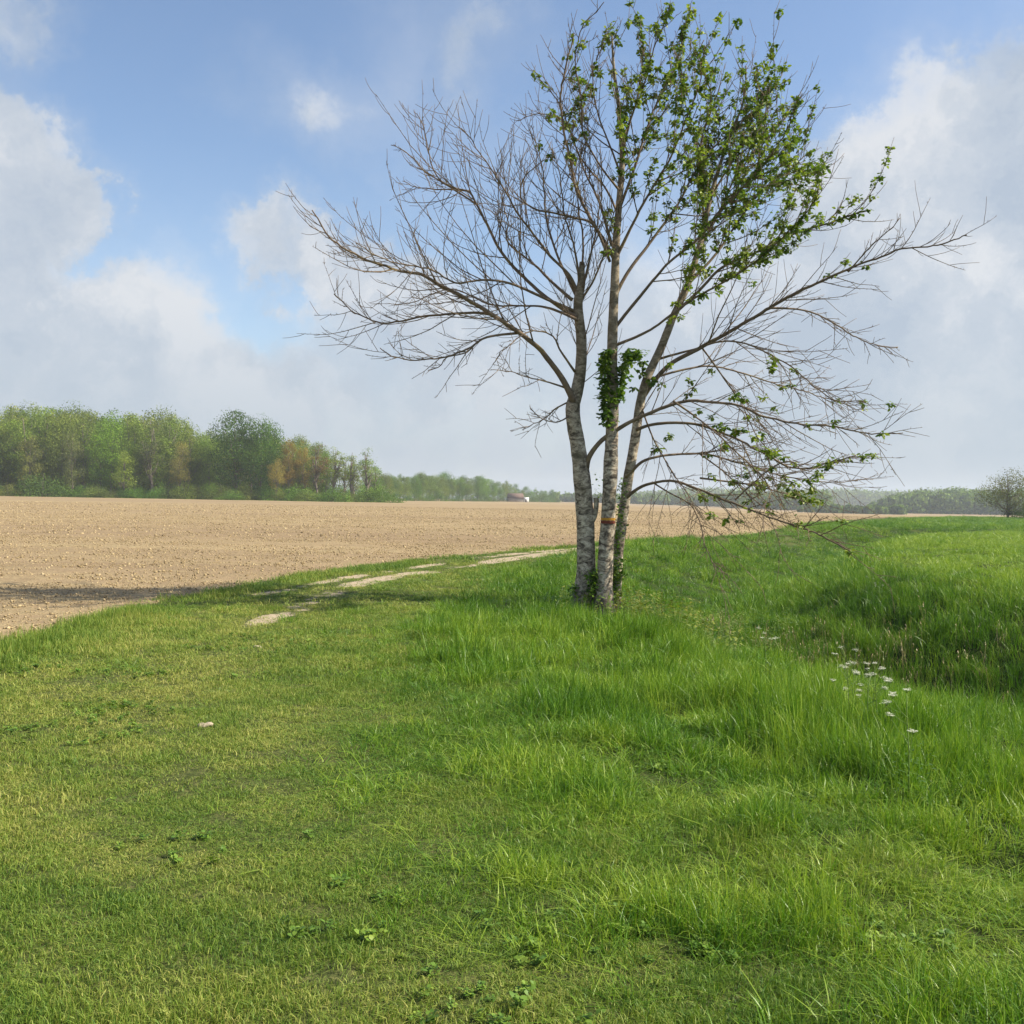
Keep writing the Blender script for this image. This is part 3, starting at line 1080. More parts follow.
def grow(wood, leaves, P, Rd, level, leafy, up, seedlen=1.0, zone=None):
    """side shoots of a branch: wood collects tubes, leaves collects leaf clusters"""
    n = len(P)
    L = np.concatenate([[0], np.cumsum(np.linalg.norm(np.diff(P, axis=0), axis=1))])
    tot = L[-1]
    s = (0.22 if level == 1 else 0.12) * tot
    while s < tot * 0.985:
        f = s / tot
        p = np.array([np.interp(s, L, P[:, k]) for k in range(3)])
        i = min(np.searchsorted(L, s), n - 1)
        tan = P[i] - P[max(i - 1, 0)]
        tan /= np.linalg.norm(tan) + 1e-9
        pr = float(np.interp(s, L, Rd))
        if level == 1:
            ln = tr_.uniform(0.55, 2.0) * (1.0 - 0.5 * f) * min(1.0, 0.4 + tot / 4.0) * seedlen * (1.75 if tr_.random() < .16 else 1.0)
            ln *= 1 - 0.45 * float(sstep(np.array(p[2]), 6.5, 9.0))
            gap = tr_.uniform(0.07, 0.16)
        else:
            ln = tr_.uniform(0.15, 0.85) * (1.0 - 0.4 * f) * min(1.0, tot / 0.9)
            gap = tr_.uniform(0.16, 0.42)
        side = np.array([tr_.gauss(0, 1), tr_.gauss(0, 1), tr_.gauss(0.25 * up, 0.8)])
        side -= tan * (side @ tan)
        side /= np.linalg.norm(side) + 1e-9
        d = tan * tr_.uniform(0.6, 1.2) + side * tr_.uniform(0.5, 0.9)
        d /= np.linalg.norm(d)
        m_ = 5 if level == 1 else 4
        pts = [p]
        cur = p.copy()
        for k in range(m_):
            cur = cur + d * ln / m_
            pts.append(cur.copy())
            d = d + np.array([tr_.gauss(0, .07), tr_.gauss(0, .07), tr_.gauss(0, .06) + up * 0.15])
            d /= np.linalg.norm(d)
        pts = np.array(pts)
        r0 = min(pr * 0.6, (0.0075 if level == 1 else 0.0042) * (0.6 + 0.5 * ln))
        rd = np.linspace(max(r0, 0.0042), 0.0027, m_ + 1)
        v, q_, t_ = tube(pts, rd, 4 if level > 1 else 5)
        wood.add(v, q_, t_)
        if level < 2:
            grow(wood, leaves, pts, rd, level + 1, leafy, up)
        if callable(leafy) or leafy > 0:
            lf = leafy(p) if callable(leafy) else leafy
            if tr_.random() < lf * (0.75 if level == 1 else 0.16):
                k0 = tr_.uniform(0.15, 0.6) if level == 1 else 0.95
                step = 0.19 / ln if level == 1 else 0.5 / ln
                k = k0
                while k <= 1.02:
                    if tr_.random() < 0.45 + 0.45 * lf:
                        c = np.array([np.interp(min(k, 1) * m_, np.arange(m_ + 1), pts[:, j]) for j in range(3)])
                        leaf_cluster(leaves, c, tr_.randint(18, 28), 0.064, True, 0.06)
                    k += step * tr_.uniform(0.7, 1.8)
        s += gap
    # spurs
    for _ in range(int(tot / (0.05 if level > 1 else 0.07))):
        s = tr_.uniform(0.15, 1) * tot
        p = np.array([np.interp(s, L, P[:, k]) for k in range(3)])
        d = np.array([tr_.gauss(0, 1), tr_.gauss(0, 1), tr_.gauss(0.5, 1)])
        d /= np.linalg.norm(d)
        e = p + d * tr_.uniform(0.012, 0.035)
        v, q_, t_ = tube(np.array([p, e]), [0.003, 0.0024], 3)
        wood.add(v, q_, t_)


tree = bpy.data.objects.new('cherry_tree', None)
COL.objects.link(tree)
tree.location = TREE_O
tag(tree, 'three-stemmed tree with mottled bark, bare on the left and leafy upper right', 'tree')


def trace(pts, dy0, dy1, pw=1.3):
    n = len(pts)
    L = [0]
    for i in range(1, n):
        L.append(L[-1] + math.hypot(pts[i][0] - pts[i - 1][0], pts[i][1] - pts[i - 1][1]))
    out = []
    for i, p in enumerate(pts):
        f = (L[i] / L[-1]) ** pw
        out.append(np.array(at(p[0], p[1], TY + dy0 + (dy1 - dy0) * f)))
    return out


def leaf_zone(p):
    """how leafy the crown is at a point (the left half of the crown is bare)"""
    q = Vector(p) - Vector((0, 0, CAM_Z))
    lx = p[0] - TX                     # metres right of the stem foot
    lz = p[2] - TZ
    a = sstep(np.array(lx), -0.30, 0.30) * sstep(np.array(lz), 3.5, 4.3) * (1 - 0.35 * sstep(np.array(lz), 7.0, 8.3))
    b = sstep(np.array(lx), -1.1, -0.3) * sstep(np.array(lz), 6.0, 7.2) * 0.30
    c_ = 0.12 * sstep(np.array(lx), 0.3, 1.0)
    edge = 1 - 0.45 * sstep(np.array(lx), 2.0, 3.2)
    return float(np.clip(np.maximum(a * 0.95 * edge, b) + c_, 0, 1))


# stems: (pixel trace, half width in px), depth offset at foot and top
TRUNKS = [
    ('trunk', [(579, 622, 16), (583, 606, 13), (585, 588, 10.4), (586, 560, 9.2), (585, 516, 8.8), (582, 480, 8.6), (579, 452, 7.8), (575, 430, 7.4), (573, 408, 7.2), (577, 390, 6.2), (581, 366, 5.6), (581, 337, 5.2), (578, 306, 4.8), (581, 284, 4.0), (582, 262, 2.4)], 0.0, 0.1, 0.0, 4.0),
    ('trunk', [(604, 624, 14), (604, 608, 10.8), (604, 585, 8.4), (606, 550, 7.6), (608, 516, 7.0), (610, 480, 7.2), (611, 460, 7.0), (612, 430, 6.2), (613, 398, 5.6), (612, 358, 5.2), (613, 320, 4.8), (615, 280, 4.3), (616, 245, 3.8), (619, 205, 3.3), (622, 165, 2.8), (621, 130, 2.4), (618, 100, 1.9), (614, 70, 1.4), (612, 36, .8)], -0.15, 0.1, 0.5, 3.0),
    ('trunk', [(614, 610, 7.5), (616, 580, 6.2), (618, 550, 5.6), (623, 516, 5.4), (628, 480, 5.2), (635, 440, 5.0), (640, 404, 4.6), (647, 378, 4.4), (660, 350, 4.2), (674, 315, 3.9), (687, 287, 3.6), (697, 255, 3.2), (704, 228, 2.8), (711, 195, 2.3), (720, 165, 1.9), (730, 135, 1.5), (744, 100, 1.1), (746, 66, .7)], 0.45, 0.9, 1.0, 3.0),
]
for nm, pts, dy0, dy1, leafy, seedlen in TRUNKS:
    P = trace([(p[0], p[1]) for p in pts], dy0, dy1, 1.0)
    Rd = [p[2] * PXM for p in pts]
    Q, rq, L = resample(P, Rd, 0.05)
    W_ = Acc()
    v, q_, t_ = tube(Q, rq, 18, 0.10, int(pts[0][0]))
    W_.add(v, q_, t_)
    me = W_.mesh(nm, [M_BARK], TREE_O)
    tobj = obj(nm, me, tree)
    # shoots off the upper stem
    W2, Lf = Acc(), Acc()
    k = len(Q) // 2 + 6
    grow(W2, Lf, Q[k:], rq[k:], 1, leaf_zone, 1.0, 0.8)
    obj('twigs', W2.mesh('twigs', [M_TWIG], TREE_O), tobj)
    lm = Lf.mesh('leaves', [M_CLEAF], TREE_O, smooth=False)
    if lm:
        obj('leaves', lm, tobj)
    if pts[0][0] == 604:
        mid = (Q, rq)

# limbs: pixel trace, half width at start/end (px), depth start/end, leafy, upward habit, shoot length
Z = leaf_zone
LIMBS = [
    ([(574, 402), (563, 380), (548, 360), (534, 344), (500, 319), (469, 300), (440, 286), (422, 276), (394, 270), (356, 256), (337, 244), (322, 228), (312, 210)], 5.2, .7, 0, -1.2, 0, .9, .8),
    ([(497, 316), (480, 313), (450, 314), (425, 316), (403, 320), (381, 323), (362, 316), (347, 305), (334, 294)], 2.4, .6, -.3, .3, 0, .5, .7),
    ([(520, 333), (487, 337), (469, 348), (445, 356), (419, 359), (394, 356), (380, 348)], 1.9, .5, -.2, -.9, 0, .4, .6),
    ([(478, 341), (466, 352), (447, 356), (440, 366), (428, 371)], 1.2, .5, -.3, -.1, 0, .2, .4),
    ([(577, 318), (550, 300), (525, 278), (503, 253), (487, 222), (478, 205), (469, 191), (447, 184), (432, 165), (425, 131), (414, 112)], 3.4, .5, 0, .9, 0, 1.0, .9),
    ([(478, 205), (447, 185), (420, 168), (405, 153), (391, 145)], 1.5, .5, .7, 1.0, 0, .4, .3),
    ([(469, 191), (455, 190), (430, 189), (415, 187), (403, 181)], 1.4, .5, .8, 1.5, 0, .3, .5),
    ([(576, 312), (545, 298), (520, 287), (500, 281), (475, 281), (456, 283), (430, 268), (398, 262), (372, 255), (356, 243)], 2.6, .5, .1, -1.8, 0, .9, .8),
    ([(577, 292), (569, 275), (550, 256), (531, 231), (516, 212), (506, 194), (487, 168), (475, 148), (461, 128)], 2.9, .5, .1, -1.3, 0, .9, .8),
    ([(572, 300), (550, 280), (535, 265), (512, 247), (507, 235), (508, 219), (500, 190), (490, 172)], 2.6, .5, .1, 1.6, 0, 1.1, .8),
    ([(578, 320), (548, 308), (519, 305), (490, 304), (455, 290), (420, 300), (395, 305)], 2.2, .5, -.1, 2.0, 0, .4, .8),
    ([(579, 300), (560, 262), (548, 225), (543, 190), (540, 160), (531, 125)], 2.4, .5, .1, .8, 0, 1.0, .7),
    ([(580, 290), (575, 250), (566, 215), (562, 180), (553, 150)], 2.0, .5, .1, -.9, 0, 1.0, .6),
    ([(582, 280), (583, 240), (578, 205), (579, 165), (586, 140)], 1.9, .5, .1, .5, 0, 1.0, .5),
    ([(582, 290), (592, 250), (598, 215), (602, 180), (600, 150)], 1.9, .5, .1, -.6, 0, 1.0, .5),
    ([(581, 300), (595, 278), (606, 250), (614, 215), (626, 190)], 1.9, .5, .1, -1.0, .1, 1.0, .5),
    ([(575, 372), (560, 350), (552, 335), (530, 330), (508, 345), (495, 362)], 1.8, .5, 0, -1.0, 0, .1, .6),
    ([(566, 388), (548, 382), (530, 378), (510, 372), (490, 370)], 1.5, .4, 0, -.8, 0, -.1, .6),
    ([(573, 400), (557, 408), (545, 418), (534, 424), (522, 430)], 1.4, .4, 0, .7, 0, -.2, .5),
    ([(571, 415), (556, 422), (540, 416), (530, 408)], 1.2, .4, 0, -.6, 0, .2, .4),
    # from the middle stem
    ([(610, 262), (594, 225), (569, 216), (537, 209), (521, 200), (519, 185), (525, 175), (541, 162)], 2.2, .5, 0, -1.0, 0, .5, .6),
    ([(614, 258), (600, 234), (588, 215), (576, 187), (572, 162), (566, 131), (563, 94), (566, 70), (573, 42), (574, 33)], 3.1, .8, 0, -.5, Z, 1.0, .8),
    ([(612, 246), (600, 205), (586, 175), (575, 150), (568, 130), (551, 95), (533, 70)], 2.2, .5, 0, .9, Z, .9, .8),
    ([(618, 215), (607, 190), (590, 170), (578, 150), (565, 120), (540, 112), (518, 121)], 1.9, .5, .1, 1.6, Z, .5, .5),
    ([(613, 300), (628, 272), (650, 244), (669, 219), (685, 194), (707, 156), (735, 131), (755, 108), (772, 87)], 3.0, .7, 0, .9, Z, .8, .9),
    ([(616, 258), (632, 225), (650, 190), (668, 160), (685, 120), (700, 85), (705, 45)], 2.5, .6, 0, -1.3, Z, .9, .9),
    ([(619, 210), (636, 165), (648, 130), (662, 95), (680, 60), (686, 28), (691, 6)], 2.3, .6, 0, .4, Z, 1.0, .9),
    ([(621, 160), (630, 120), (642, 90), (652, 55), (664, 25), (670, 4)], 1.9, .5, 0, -.7, Z, 1.0, .7),
    ([(621, 175), (608, 140), (598, 110), (592, 75), (600, 48), (612, 22)], 1.7, .5, 0, .9, Z, .8, .7),
    ([(619, 190), (600, 165), (585, 135), (583, 100), (577, 60), (586, 25), (604, 2)], 1.7, .5, 0, -1.2, Z, .8, .6),
    ([(622, 140), (634, 108), (640, 75), (642, 45), (640, 18)], 1.4, .5, 0, .6, Z, 1.0, .6),
    ([(613, 330), (640, 296), (668, 262), (700, 236), (730, 200), (758, 170), (786, 130), (798, 98)], 2.6, .6, 0, -1.6, Z, .9, .9),
    ([(616, 345), (650, 330), (690, 300), (735, 275), (775, 245), (795, 225), (815, 200), (818, 190)], 2.2, .6, 0, -2.0, Z, .7, .8),
    # from the right stem
    ([(688, 284), (715, 255), (740, 218), (762, 190), (790, 168), (812, 150)], 2.5, .7, .9, 1.8, Z, .8, .9),
    ([(676, 312), (700, 290), (722, 268), (760, 252), (797, 234), (830, 222), (850, 214), (869, 210)], 2.6, 1.0, .9, .2, Z, .6, .7),
    ([(697, 252), (718, 215), (735, 180), (760, 145), (782, 118), (796, 96)], 2.2, .6, .9, 2.3, Z, .9, .9),
    ([(702, 235), (725, 205), (755, 180), (785, 165), (806, 172), (820, 170)], 1.9, .6, .9, -.3, Z, .7, .8),
    ([(705, 225), (700, 180), (702, 140), (712, 100), (700, 60), (704, 40)], 2.0, .6, .9, .3, Z, 1.0, .9),
    ([(712, 195), (735, 155), (750, 120), (770, 85)], 1.7, .5, .9, .9, Z, .9, .8),
    ([(641, 400), (655, 380), (673, 362), (704, 345), (736, 327), (771, 308), (796, 294), (819, 284), (841, 275), (860, 265), (884, 258), (905, 251), (940, 245), (967, 235)], 4.2, .7, .7, -.6, .03, .5, .75),
    ([(848, 272), (866, 252), (880, 238), (900, 218)], 1.2, .5, -.3, -.6, 0, .5, .3),
    ([(771, 308), (795, 309), (815, 314), (838, 326), (866, 341), (882, 346), (898, 347)], 1.6, .6, .1, .8, 0, -.1, .4),
    ([(647, 380), (675, 372), (708, 366), (743, 372), (778, 382), (813, 392), (835, 400), (856, 410)], 2.0, .5, .7, 1.8, .10, .1, .7),
    ([(655, 360), (690, 350), (730, 340), (770, 352), (805, 375), (835, 398), (866, 402)], 2.0, .5, .8, -1.4, .08, 0, .8),
    ([(586, 468), (589, 457), (598, 444), (607, 436), (629, 422), (652, 411), (680, 400), (708, 399), (736, 401), (761, 410), (796, 419), (831, 424), (866, 433), (903, 433)], 4.6, .6, 0, -1.4, .08, .1, .7),
    ([(636, 430), (655, 424), (690, 423), (725, 434), (761, 452), (789, 466), (820, 469), (840, 462), (856, 455)], 2.6, .8, .5, -.4, .22, .2, .8),
    ([(626, 478), (640, 463), (655, 457), (680, 454), (708, 454), (743, 463), (775, 473), (817, 480), (858, 481)], 2.8, .5, .5, 1.3, .15, .1, .8),
    ([(625, 500), (634, 491), (648, 484), (673, 480), (697, 487), (725, 498), (754, 508), (789, 523), (817, 535), (850, 551)], 2.8, .8, .5, -2.6, .10, -.1, .6),
    ([(700, 454), (722, 470), (745, 490), (763, 508), (775, 520)], 1.3, .5, .9, -.2, .08, -.2, .5),
    ([(652, 482), (668, 492), (690, 505), (700, 525), (706, 545), (715, 562), (728, 575)], 1.3, .5, .3, -1.6, .05, -.6, .5),
    ([(640, 404), (655, 440), (672, 470), (690, 498), (703, 520)], 1.4, .5, .6, -.7, .05, -.5, .5),
    ([(673, 401), (700, 420), (735, 450), (765, 480), (785, 510)], 1.6, .5, -.5, -1.9, .1, -.4, .7),
    ([(700, 345), (722, 375), (745, 410), (760, 440), (790, 470)], 1.5, .5, .6, .9, .1, -.4, .7),
    ([(700, 478), (730, 482), (760, 487), (790, 494), (806, 500)], 1.5, .6, .2, .5, .5, -.1, .5),
    ([(735, 500), (760, 478), (785, 462), (800, 470), (815, 492)], 1.2, .5, 0, -.6, .3, 0, .5),
]
for idx, (pts, r0, r1, dy0, dy1, leafy, up, sl) in enumerate(LIMBS):
    n = len(pts)
    P = trace(pts, dy0, dy1)
    Rd = [(r0 * .72 + (r1 * .75 - r0 * .72) * (i / (n - 1)) ** 0.6) * PXM for i in range(n)]
    Q, rq, L = resample(P, Rd, 0.07)
    g = np.random.default_rng(900 + idx)
    jit = np.cumsum(g.normal(0, 0.010, Q.shape), axis=0)
    jit -= np.linspace(0, 1, len(Q))[:, None] * jit[-1]
    Q = Q + jit * np.linspace(0, 1, len(Q))[:, None]
    W_, Lf = Acc(), Acc()
    v, q_, t_ = tube(Q, rq, 8, 0.16, idx)
    W_.add(v, q_, t_)
    lf = leafy
    grow(W_, Lf, Q, rq, 1, lf, up, sl)
    bo = obj('branch', W_.mesh('branch', [M_TWIG], TREE_O), tree)
    # leaves right on the limb
    Lcum = np.concatenate([[0], np.cumsum(np.linalg.norm(np.diff(Q, axis=0), axis=1))])
    s = 0.35 * L
    while s < L:
        p = np.array([np.interp(s, Lcum, Q[:, k]) for k in range(3)])
        v_ = lf(p) if callable(lf) else lf
        if v_ > 0 and tr_.random() < v_ * (0.5 + 0.5 * s / L):
            leaf_cluster(Lf, p, tr_.randint(12, 18), 0.072, True, 0.04)
        s += tr_.uniform(0.07, 0.18)
    # a leafy end
    if (callable(lf) and idx % 2 == 0) or (not callable(lf) and lf >= 0.2):
        for s in np.linspace(0.86, 1.0, 5):
            p = np.array([np.interp(s * L, Lcum, Q[:, k]) for k in range(3)])
            leaf_cluster(Lf, p, 8, 0.075)
    lm = Lf.mesh('leaves', [M_CLEAF], TREE_O, smooth=False)
    if lm:
        obj('leaves', lm, bo)

# extra leaf tufts where the photo shows them on otherwise bare lower limbs: (px, py, size px, depth, n)
Lf = Acc()
for px, py, sz, dy, n in ((655, 382, 9, .4, 9), (664, 388, 7, .4, 7), (696, 385, 8, .2, 8), (710, 376, 6, .2, 6), (735, 393, 9, .1, 9), (745, 397, 7, .1, 7), (763, 396, 6, 0, 6), (773, 360, 7, -.2, 8), (770, 368, 6, -.2, 6),
                         (790, 386, 6, .3, 7), (702, 413, 7, .1, 7), (712, 420, 9, .1, 9), (724, 426, 9, .1, 9), (736, 430, 9, .1, 9), (748, 434, 9, .1, 9), (760, 432, 7, .1, 7), (773, 452, 9, -.2, 10), (778, 458, 8, -.2, 9),
                         (666, 440, 7, .5, 7), (672, 436, 7, .5, 7), (655, 446, 6, .5, 6), (716, 476, 6, .2, 6), (725, 448, 7, .4, 8), (782, 488, 8, -.3, 8), (795, 490, 9, -.3, 9), (803, 498, 8, -.3, 9), (812, 502, 7, -.3, 8), (727, 514, 5, -.3, 5), (737, 521, 6, -.3, 6),
                         (763, 486, 6, 0, 6), (818, 474, 6, 0, 6), (690, 392, 6, .3, 6), (640, 372, 8, .5, 8), (632, 388, 6, .5, 6), (629, 352, 7, .3, 8), (641, 360, 8, .3, 8)):
    for k in range(max(1, n // 4)):
        c = np.array(at(px + tr_.gauss(0, sz * .35), py + tr_.gauss(0, sz * .35), TY + dy + tr_.gauss(0, .08)))
        leaf_cluster(Lf, c, n + 7, 0.08)
        obj('leaf_tuft', Lf.mesh('leaf_tuft', [M_CLEAF], TREE_O, smooth=False), tree)
        Lf = Acc()

# ivy: (centre line px, py), half width px, leaves, depth
Lf = Acc()


def ivy_patch(pts, wpx, n, dy, size=0.06, depth=0.12):
    for _ in range(n):
        f = tr_.uniform(0, len(pts) - 1.001)
        i = int(f)
        a, b = pts[i], pts[i + 1]
        k = f - i
        px = a[0] + (b[0] - a[0]) * k + tr_.gauss(0, wpx * .5)
        py = a[1] + (b[1] - a[1]) * k + tr_.gauss(0, 2)
        c = np.array(at(px, py, TY + dy + tr_.uniform(-depth, depth)))
        leaf_cluster(Lf, c, 3, size, True, 0.06)


ivy_patch([(607, 352), (605, 375), (606, 400), (607, 425)], 6, 330, -0.12, 0.075)
ivy_patch([(628, 352), (622, 375), (618, 400)], 5.5, 170, -0.1, 0.075)
ivy_patch([(640, 352), (630, 358)], 5, 60, 0.0, 0.075)
ivy_patch([(622, 480), (620, 510), (616, 540), (614, 570)], 4.5, 80, 0.32, 0.055, 0.1)
ivy_patch([(600, 470), (598, 500)], 3, 8, -0.2, 0.04, 0.05)
ivy_patch([(618, 560), (614, 600)], 7, 150, 0.3, 0.06)
ivy_patch([(594, 570), (594, 590), (592, 608)], 8, 330, -0.05, 0.065, 0.2)
ivy_patch([(578, 585), (576, 612)], 6, 110, -0.1, 0.05, 0.12)
obj('ivy', Lf.mesh('ivy', [M_IVY], TREE_O, smooth=False), tree)

# painted waymark: a yellow bar over a red bar on the middle stem
Q, rq = mid


def band(name, py0, py1, col):
    c0 = np.array(at(608, py0, TY - .13))
    c1 = np.array(at(608, py1, TY - .13))
    vs = []
    nn = 14
    ms = 5
    for zz in np.linspace(c0[2], c1[2], ms):
        i = int(np.argmin(np.abs(Q[:, 2] - zz)))
        for k in range(nn):
            a = R(-90 - 62 + 124 * k / (nn - 1))
            rj = rq[i] * 1.10 + 0.004
            vs.append((Q[i, 0] + math.cos(a) * rj, Q[i, 1] + math.sin(a) * rj, zz + 0.003 * math.sin(k * 2.1)))
    f = [(j * nn + k, (j + 1) * nn + k, (j + 1) * nn + k + 1, j * nn + k + 1) for j in range(ms - 1) for k in range(nn - 1)]
    me = mesh(name, np.array(vs) - np.array(TREE_O), np.array(f), [flatmat(name + '_paint', col, 0.6, 0.18, 18)])
    o = obj(name, me, tree)
    return o


o = band('painted_waymark', 517.8, 520.2, (0.55, 0.27, 0.035))
o['label'] = 'yellow painted trail mark'
o = band('painted_waymark', 520.8, 523.4, (0.17, 0.045, 0.028))
o['label'] = 'dark red painted trail mark'

# sawn stub on the left stem
Ws = Acc()
P = trace([(588, 527), (594, 518), (596, 508), (596, 498)], 0, -.05)
v, q_, t_ = tube(resample(P, [3.0 * PXM, 2.4 * PXM, 2.4 * PXM, 3.0 * PXM], .02)[0], np.full(len(resample(P, [1, 1], .02)[0]), 2.4 * PXM), 8, .15, 3)
Ws.add(v, q_, t_)
obj('branch_stub', Ws.mesh('branch_stub', [M_BARK], TREE_O), tree)


# ------------------------------------------------------------------ background trees
M_WLEAF = leafmat('wood_leaves', (2.35, 2.3, 1.25), (1.42, 1.48, 1.0), (0.68, 0.75, 0.66), trans=0.3, use_objcolor=True, wscale=0.12, rough=0.7, spec=0.1)
M_WTRUNK = flatmat('wood_trunks', (0.17, 0.145, 0.115), 0.9, 0.35, 0.8)


def crown_tree(seed, Ht, Wd, nlobe, nleaf, leaf, base=0.25, openness=0.0, shape='round', limbs=14):
    """returns (trunk mesh, crown mesh): tapered trunk with limbs, crown of many small leaf faces in lobes"""
    g = np.random.default_rng(seed)
    tk = Acc()
    n = 7
    zz = np.linspace(0, Ht * 0.9, n)
    P = np.column_stack([np.cumsum(g.normal(0, Ht * .012, n)), np.cumsum(g.normal(0, Ht * .012, n)), zz])
    P[0, :2] = 0
    r0 = Ht * 0.017
    v, q_, t_ = tube(P, np.linspace(r0, r0 * .15, n), 6)
    tk.add(v, q_, t_)
    cz = Ht * (base + (1 - base) * 0.5)
    hz = Ht * (1 - base) * 0.5
    lobes = []
    for k in range(nlobe):
        for _ in range(50):
            d = g.uniform(-1, 1, 3)
            if np.linalg.norm(d) < 1:
                break
        if shape == 'round':
            wid = 1.0 if d[2] < 0.2 else math.sqrt(max(0.12, 1 - ((d[2] - 0.2) / 0.85) ** 2))
        elif shape == 'column':
            wid = 1.0 - 0.35 * abs(d[2])
        else:
            wid = 1.0
        c = np.array([d[0] * Wd * 0.5 * wid * 0.86, d[1] * Wd * 0.5 * wid * 0.86, cz + d[2] * hz * 0.90])
        if shape == 'bush':
            c = np.array([d[0] * Wd * 0.5, d[1] * Wd * 0.5, abs(d[2]) * Ht * 0.82 * math.sqrt(max(0.1, 1 - d[0] ** 2 - d[1] ** 2))])
        lobes.append((c, (0.10 + 0.10 * g.random()) * Wd * (1 if shape != 'column' else 1.2)))
    for k in range(limbs):
        c, lr = lobes[g.integers(0, nlobe)]
        f = np.clip((c[2] / Ht) - g.uniform(0.12, 0.3), 0.08, 0.85)
        s = np.array([np.interp(f * Ht, zz, P[:, j]) for j in range(3)])
        mid_ = (s + c) / 2 + np.array([0, 0, -0.03 * Ht])
        v, q_, t_ = tube(np.array([s, mid_, c]), [r0 * .38, r0 * .24, r0 * .08], 4)
        tk.add(v, q_, t_)
    per = nleaf // nlobe
    C = np.repeat(np.array([l[0] for l in lobes]), per, 0)
    Rr = np.repeat(np.array([l[1] for l in lobes]), per)
    d = g.normal(0, 1, C.shape)
    d /= np.linalg.norm(d, axis=1)[:, None]
    rad = Rr * (0.55 + 0.6 * g.random(len(Rr)) ** (0.6 if openness == 0 else 1.0)) * (1 + openness * g.normal(0, 0.5, len(Rr)))
    c = C + d * rad[:, None] * np.array([1, 1, 0.72])
    c[:, 2] = np.maximum(c[:, 2], 0.01)
    nrm = d + g.normal(0, 0.7, d.shape) + np.array([0, 0, 0.25])
    nrm /= np.linalg.norm(nrm, axis=1)[:, None]
    a = np.cross(nrm, g.normal(0, 1, d.shape))
    a /= np.linalg.norm(a, axis=1)[:, None]
    b = np.cross(nrm, a)
    sz = leaf * g.uniform(0.5, 1.25, len(c))
    A = a * sz[:, None]
    B = b * (sz * 0.7)[:, None]
    V_ = np.stack([c - A, c - B * .9, c + A, c + B], 1).reshape(-1, 3)
    F_ = np.arange(len(V_)).reshape(-1, 4)
    return tk.mesh('trunk', [M_WTRUNK]), mesh('crown', V_, F_, [M_WLEAF])


KINDS = {
    'dense': [crown_tree(10 + k, 1.0, 0.80, 110, 14500, 0.0095, 0.04, 0, 'round') for k in range(4)],
    'light': [crown_tree(20 + k, 1.0, 0.55, 56, 6500, 0.0094, 0.08, 0.22, 'round', 26) for k in range(5)],
    'poplar': [crown_tree(30 + k, 1.0, 0.30, 30, 2000, 0.0080, 0.22, 0.7, 'column', 26) for k in range(4)],
    'bush': [crown_tree(40 + k, 1.0, 1.9, 50, 4500, 0.028, 0.0, 0, 'bush', 8) for k in range(3)],
}
DARK = (0.042, 0.088, 0.018)
MIDG = (0.085, 0.145, 0.032)
BRIGHT = (0.115, 0.205, 0.030)
PALE = (0.150, 0.185, 0.060)
OLIVE = (0.125, 0.135, 0.050)
COPPER = (0.19, 0.130, 0.045)
BROWN = (0.125, 0.085, 0.050)


def plant_tree(name, kind, var, px, base_y, top_y, Yd, col, label, group=None, cat='tree', wide=1.0):
    """a background tree at distance Yd, tall enough to reach the photographed height"""
    g = at(px, base_y, Yd)
    top = at(px, top_y, Yd)
    zb = H1(g.x, Yd)
    ht = top.z - zb
    tr, cr = KINDS[kind][var % len(KINDS[kind])]
    e = bpy.data.objects.new(name, None)
    COL.objects.link(e)
    e.location = (g.x, Yd, zb)
    e.rotation_euler = (0, 0, tr_.uniform(0, 6.28))
    e.scale = (ht * wide, ht * wide, ht)
    tag(e, label, cat, group)
    for nm, me in (('trunk', tr), ('crown', cr)):
        o = obj(nm, me, e)
        o.color = (*[c * tr_.uniform(0.92, 1.08) for c in col], 1)
    return e


def prof(px, table):
    return float(np.interp(px, [a for a, b in table], [b for a, b in table]))


WTOP = [(-140, 398), (0, 406), (20, 402), (60, 404), (110, 409), (130, 408), (165, 411), (190, 418), (205, 428), (280, 432), (300, 438), (340, 444), (378, 452)]
WBASE = [(-140, 493), (0, 496), (200, 498), (400, 500)]
GW = 'mixed trees along the edge of the wood beyond the field'
# the trees one can tell apart, front of the wood
plant_tree('oak_tree', 'dense', 0, 236, 498, 407, 296, DARK, 'large dark green rounded tree standing out from the wood edge', wide=.88)
plant_tree('oak_tree', 'dense', 1, 262, 498, 417, 298, (0.048, 0.098, 0.020), 'dark green tree shouldering the tallest rounded one on its right', wide=.80)
plant_tree('maple_tree', 'dense', 2, 110, 497, 412, 297, BRIGHT, 'bright green rounded tree in the middle of the wood edge', wide=.72)
plant_tree('young_tree', 'light', 0, 125, 497, 449, 290, (0.15, 0.20, 0.05), 'small yellow green tree in front of the bright green rounded tree', wide=1.1)
plant_tree('copper_tree', 'light', 1, 288, 498, 436, 292, COPPER, 'orange tinted tree just right of the large dark tree', wide=.62)
plant_tree('copper_tree', 'light', 2, 302, 498, 440, 294, (0.17, 0.130, 0.05), 'tan brown tree, second of the autumn coloured trees in the wood', wide=.55)
plant_tree('brown_tree', 'poplar', 0, 318, 498, 441, 293, BROWN, 'narrow dark brown tree between the tan trees and the pale ones', wide=1.4)
plant_tree('tan_tree', 'light', 3, 276, 498, 455, 288, (0.19, 0.155, 0.055), 'low tan tree tucked under the large dark tree', wide=.8)
plant_tree('poplar_tree', 'poplar', 1, 368, 499, 446, 294, PALE, 'pale thin-leaved tree at the right end of the wood, its trunks showing', wide=1.5)
plant_tree('poplar_tree', 'poplar', 2, 352, 499, 447, 296, PALE, 'slender pale tree, second from the right end of the wood', wide=1.4)
